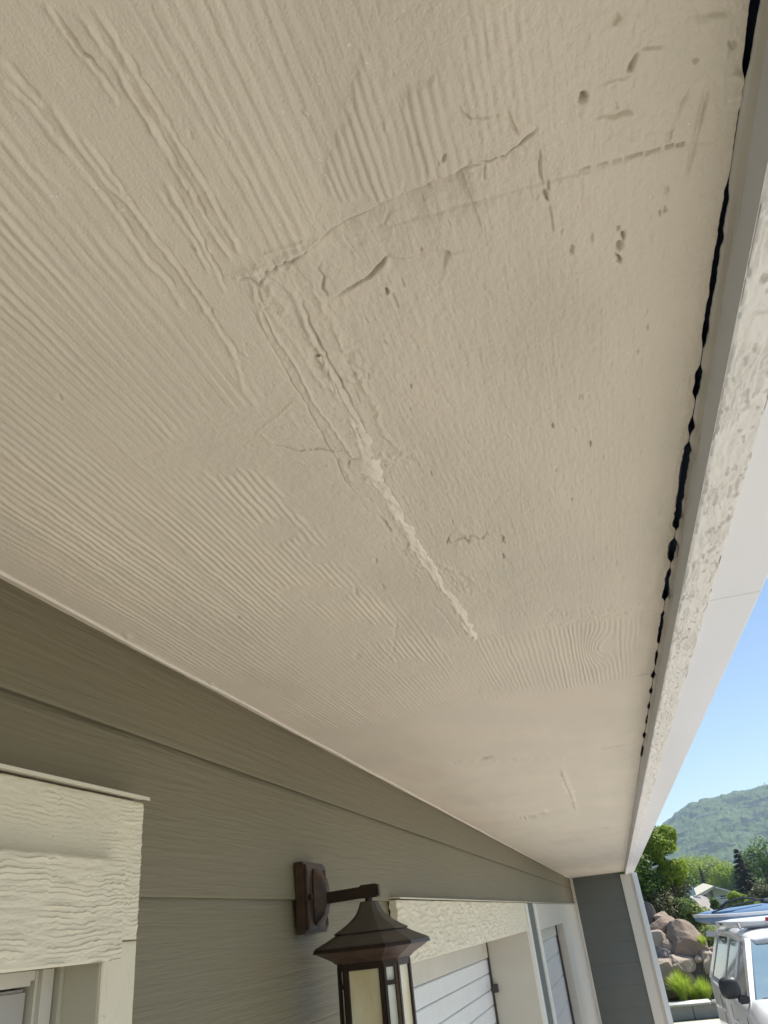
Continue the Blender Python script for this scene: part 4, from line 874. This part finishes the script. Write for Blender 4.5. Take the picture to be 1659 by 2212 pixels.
# greenhouse: pillars and roof as the car shell, cabin behind the glass
ZR = 1.93
def gh(y, i0, z0, i1, z1): return [(i0, y, z0), (i1, y, z1), (i1 + .12, y, z1 + .05), (W2 - i1 - .12, y, z1 + .05), (W2 - i1, y, z1), (W2 - i0, y, z0)]
roof = MB(); RZ_ = 1.86
def arc(y, ins, zt, drop, n=16):
    hw = W2 / 2 - ins; P_ = []
    for k in range(n + 1):
        a_ = math.pi * (1 - k / n); cx_ = math.copysign(abs(math.cos(a_)) ** .42, math.cos(a_)); P_.append((W2 / 2 + hw * cx_, y, zt - drop + drop * max(math.sin(a_), 0) ** .5))
    return P_ + [(W2 / 2 + hw * .9, y, zt - drop - .02), (W2 / 2 - hw * .9, y, zt - drop - .02)]
roof.rings([arc(.70, .34, RZ_ - .035, .05), arc(.78, .29, RZ_ - .01, .07), arc(.95, .26, RZ_ + .025, .10), arc(1.4, .24, RZ_ + .05, .12), arc(2.3, .24, RZ_ + .06, .12), arc(3.2, .25, RZ_ + .04, .12), arc(3.45, .28, RZ_ + .01, .10), arc(3.52, .34, RZ_ - .03, .06)])
roof.build('roof', m_car, car, True)
def quadslab(p, t, b=None):
    b = b or MB(); p = [Vector(v) for v in p]; n_ = (p[1] - p[0]).cross(p[3] - p[0]).normalized() * t
    return b.hexa([*p, *[v + n_ for v in p]])
for sgn in (0, 1):
    fx = (lambda x: x) if sgn == 0 else (lambda x: W2 - x)
    def pil(y0, y1, y2_, y3, name='pillar', in_b=.035, in_t=.255):
        b = MB(); q_ = [(fx(in_b), y0, 1.32), (fx(in_b), y1, 1.32), (fx(in_t), y2_, RZ_ - .035), (fx(in_t), y3, RZ_ - .035)]
        b.hexa([q_[0], q_[1], (fx(in_b + .06), y1, 1.32), (fx(in_b + .06), y0, 1.32), q_[3], q_[2], (fx(in_t + .06), y2_, RZ_ - .035), (fx(in_t + .06), y3, RZ_ - .035)])
        return b.build(name, m_car, car)
    pil(-.02, .16, .98, .80); pil(1.08, 1.22, 1.28, 1.20); pil(2.02, 2.16, 2.16, 2.06); pil(3.25, 3.6, 3.42, 3.2)
    for (ya, yb, yc_, yd) in ((.165, 1.075, 1.195, .985), (1.225, 2.015, 2.055, 1.285), (2.165, 3.245, 3.195, 2.165)):
        quadslab([(fx(.050), ya, 1.335), (fx(.050), yb, 1.335), (fx(.268), yc_, RZ_ - .04), (fx(.268), yd, RZ_ - .04)], .005).build('side_window', m_cgl, car)
    # door shut lines and handles
    for yy in (.02, 1.15, 2.10):
        MB().box(fx(-.0165) if sgn == 0 else fx(-.012), fx(-.012) if sgn == 0 else fx(-.0165), yy, yy + .008, .42, 1.26).build('door_seam', m_blk, car)
    for yy in (.85, 1.88): MB().box(min(fx(-.035), fx(-.012)), max(fx(-.035), fx(-.012)), yy, yy + .2, 1.12, 1.155, .008).build('door_handle', m_car, car)
    for yw in (-.75, 2.75):
        wh = MB(); cx2 = fx(.08); 
        wh.rings([[(cx2 + dx, yw + r * math.cos(k), .37 + r * math.sin(k)) for k in np.linspace(0, 2 * math.pi, 25)[:-1]] for dx, r in ((-.10, .33), (-.10, .37), (.10, .37), (.10, .33))])
        wo = wh.build('wheel', m_tyre, car, True)
        MB().rings([[(cx2 + dx, yw + r * math.cos(k), .37 + r * math.sin(k)) for k in np.linspace(0, 2 * math.pi, 21)[:-1]] for dx, r in ((-.108, .22), (-.104, .24), (.104, .24), (.108, .22))]).build('rim', m_rim, wo)
quadslab([(.10, -.03, 1.37), (W2 - .10, -.03, 1.37), (W2 - .31, .80, RZ_ - .035), (.31, .80, RZ_ - .035)], -.006).build('windscreen', m_ws, car)
quadslab([(.16, -.07, 1.355), (W2 - .16, -.07, 1.355), (W2 - .16, .0, 1.39), (.16, .0, 1.39)], .012).build('wiper_cowl', m_blk, car)
MB().tube([(.30, -.06, 1.40), (.7, .02, 1.43), (1.1, .03, 1.435)], .010, 6).build('wiper', m_blk, car)
MB().box(.3, W2 - .3, 1.0, 3.2, .6, 1.5, .1).build('interior_seats', m_int, car)
MB().box(.45, .75, .9, 1.05, 1.2, 1.72, .05).build('headrest', m_int, car)
# mirror
mm = bmesh.new(); bmesh.ops.create_icosphere(mm, subdivisions=3, radius=1)
for v in mm.verts:
    c = v.co; c.x = math.copysign(abs(c.x) ** .7, c.x); c.z = math.copysign(abs(c.z) ** .7, c.z); v.co = Vector((c.x * .092 - .082, c.y * .06 + .08, c.z * .088 + 1.49))
me = bpy.data.meshes.new('door_mirror'); mm.to_mesh(me); mm.free()
for p_ in me.polygons: p_.use_smooth = True
mr = link('door_mirror', me, m_blk, car); MB().box(-.04, .06, .04, .12, 1.36, 1.43, .015).build('mirror_arm', m_blk, mr)
MB().box(.3, W2 - .3, -1.535, -1.50, .70, .98, .01).build('grille', m_blk, car)
for x in (.14, W2 - .40): MB().box(x, x + .26, -1.49, -1.40, .80, 1.0, .02).build('headlight', m_lamp, car)
MB().box(.2, W2 - .2, -1.60, -1.45, .38, .55, .03).build('bumper', m_car, car)
MB().box(-.0195, -.0135, -.42, -.34, .90, .98, .002).build('side_marker', m_blk, car)
for x in (.27, W2 - .27): MB().tube([(x, 1.0, RZ_ + .045), (x, 1.05, RZ_ + .085), (x, 3.2, RZ_ + .09), (x, 3.3, RZ_ + .04)], .014, 6).build('roof_rail', m_rim, car)
for yy in (1.2, 2.5): MB().box(.1, W2 - .1, yy, yy + .05, RZ_ + .09, RZ_ + .115, .006).build('crossbar', m_blk, car)

# kayaks lying on the rack
def kayak(name, label, tip, direc, length, wid, dep, m_hull, m_deck, stripe=None):
    t = thing(name, label, 'kayak', tip, math.atan2(direc[1], direc[0])); n = 21; st = np.linspace(0, 1, n)
    def ring(u, lo, hi):
        w_ = wid * .5 * (math.sin(math.pi * min(max(u, .0), 1)) ** .55 + .02); zz = dep * .35 * (abs(u - .5) * 2) ** 2.5
        return [(u * length, math.cos(k) * w_, zz + (math.sin(k) * dep * (.5 if math.sin(k) > 0 else .5)) * (.25 + .75 * math.sin(math.pi * u) ** .5)) for k in np.linspace(lo, hi, 13)]
    b = MB(); b.rings([ring(u, 0, 2 * math.pi * 12 / 13) for u in st]); b.build('hull', m_hull, t, True)
    r = MB(); r.tube([(u * length, -wid * .5 * (math.sin(math.pi * u) ** .55 + .02), dep * .35 * (abs(u - .5) * 2) ** 2.5 + dep * .08) for u in np.linspace(.0, 1, 24)], dep * .07, 6)
    r.tube([(u * length, wid * .5 * (math.sin(math.pi * u) ** .55 + .02), dep * .35 * (abs(u - .5) * 2) ** 2.5 + dep * .08) for u in np.linspace(.0, 1, 24)], dep * .07, 6); r.build('rim', m_deck, t, True)
    if stripe:
        s = MB(); s.tube([(u * length, -wid * .5 * (math.sin(math.pi * u) ** .55 + .02) - .004, dep * .35 * (abs(u - .5) * 2) ** 2.5 + dep * .22) for u in np.linspace(.16, .84, 20)], dep * .13, 6); s.build('stripe', stripe, t, True)
    return t
m_blue = mat('blue_kayak_plastic', (.16, .26, .42), .3); m_kw = mat('white_kayak_plastic', (.66, .68, .70), .25)
tip = P(1550, 2008, 9.75); kayak('kayak', 'white kayak with red side stripe on the roof of the white suv', tip, (1, -.05), 3.0, .55, .15, m_kw, m_kw, m_red)
tip2 = P(1506, 2002, 10.7); kb = kayak('kayak', 'blue kayak with white rim and dark deck lines behind the red striped one', tip2, (1, .02), 3.3, .60, .26, m_blue, m_kw)
kb.rotation_euler[1] = math.radians(-2.5)
MB().tube([(.30, 0, .14), (.42, 0, .20), (.62, 0, .215), (.78, 0, .17), (.85, 0, .13)], .016, 6).build('carry_handle', m_blk, kb)
MB().tube([(.2, -.1, .12), (.45, -.12, .16), (.8, -.1, .17)], .010, 6).build('deck_line', m_blk, kb)
MB().tube([(.92, 0, .14), (.92, 0, .17)], .11, 12).build('hatch_cover', m_rim, kb)
slabface([(.08, 0, -.06), (.20, 0, -.07), (.19, 0, -.10), (.14, 0, -.125), (.07, 0, -.11)], (0, .03, 0), 'skeg', m_kw, kb)

# ------------------------------------------------------------------ air
b = bmesh.new(); bmesh.ops.create_cube(b, size=1)
for v in b.verts: v.co = Vector((v.co.x * 2400, 800 + v.co.y * 2000, 80 + v.co.z * 176))
me = bpy.data.meshes.new('haze'); b.to_mesh(me); b.free()
mh = bpy.data.materials.new('haze_air'); mh.use_nodes = True; N = mh.node_tree.nodes; N.remove(N['Principled BSDF'])
pv = N.new('ShaderNodeVolumePrincipled'); pv.inputs['Color'].default_value = (.62, .80, 1, 1); pv.inputs['Density'].default_value = .00030; pv.inputs['Anisotropy'].default_value = .2
mh.node_tree.links.new(pv.outputs[0], N['Material Output'].inputs['Volume'])
tag(link('haze', me, mh), kind='stuff')
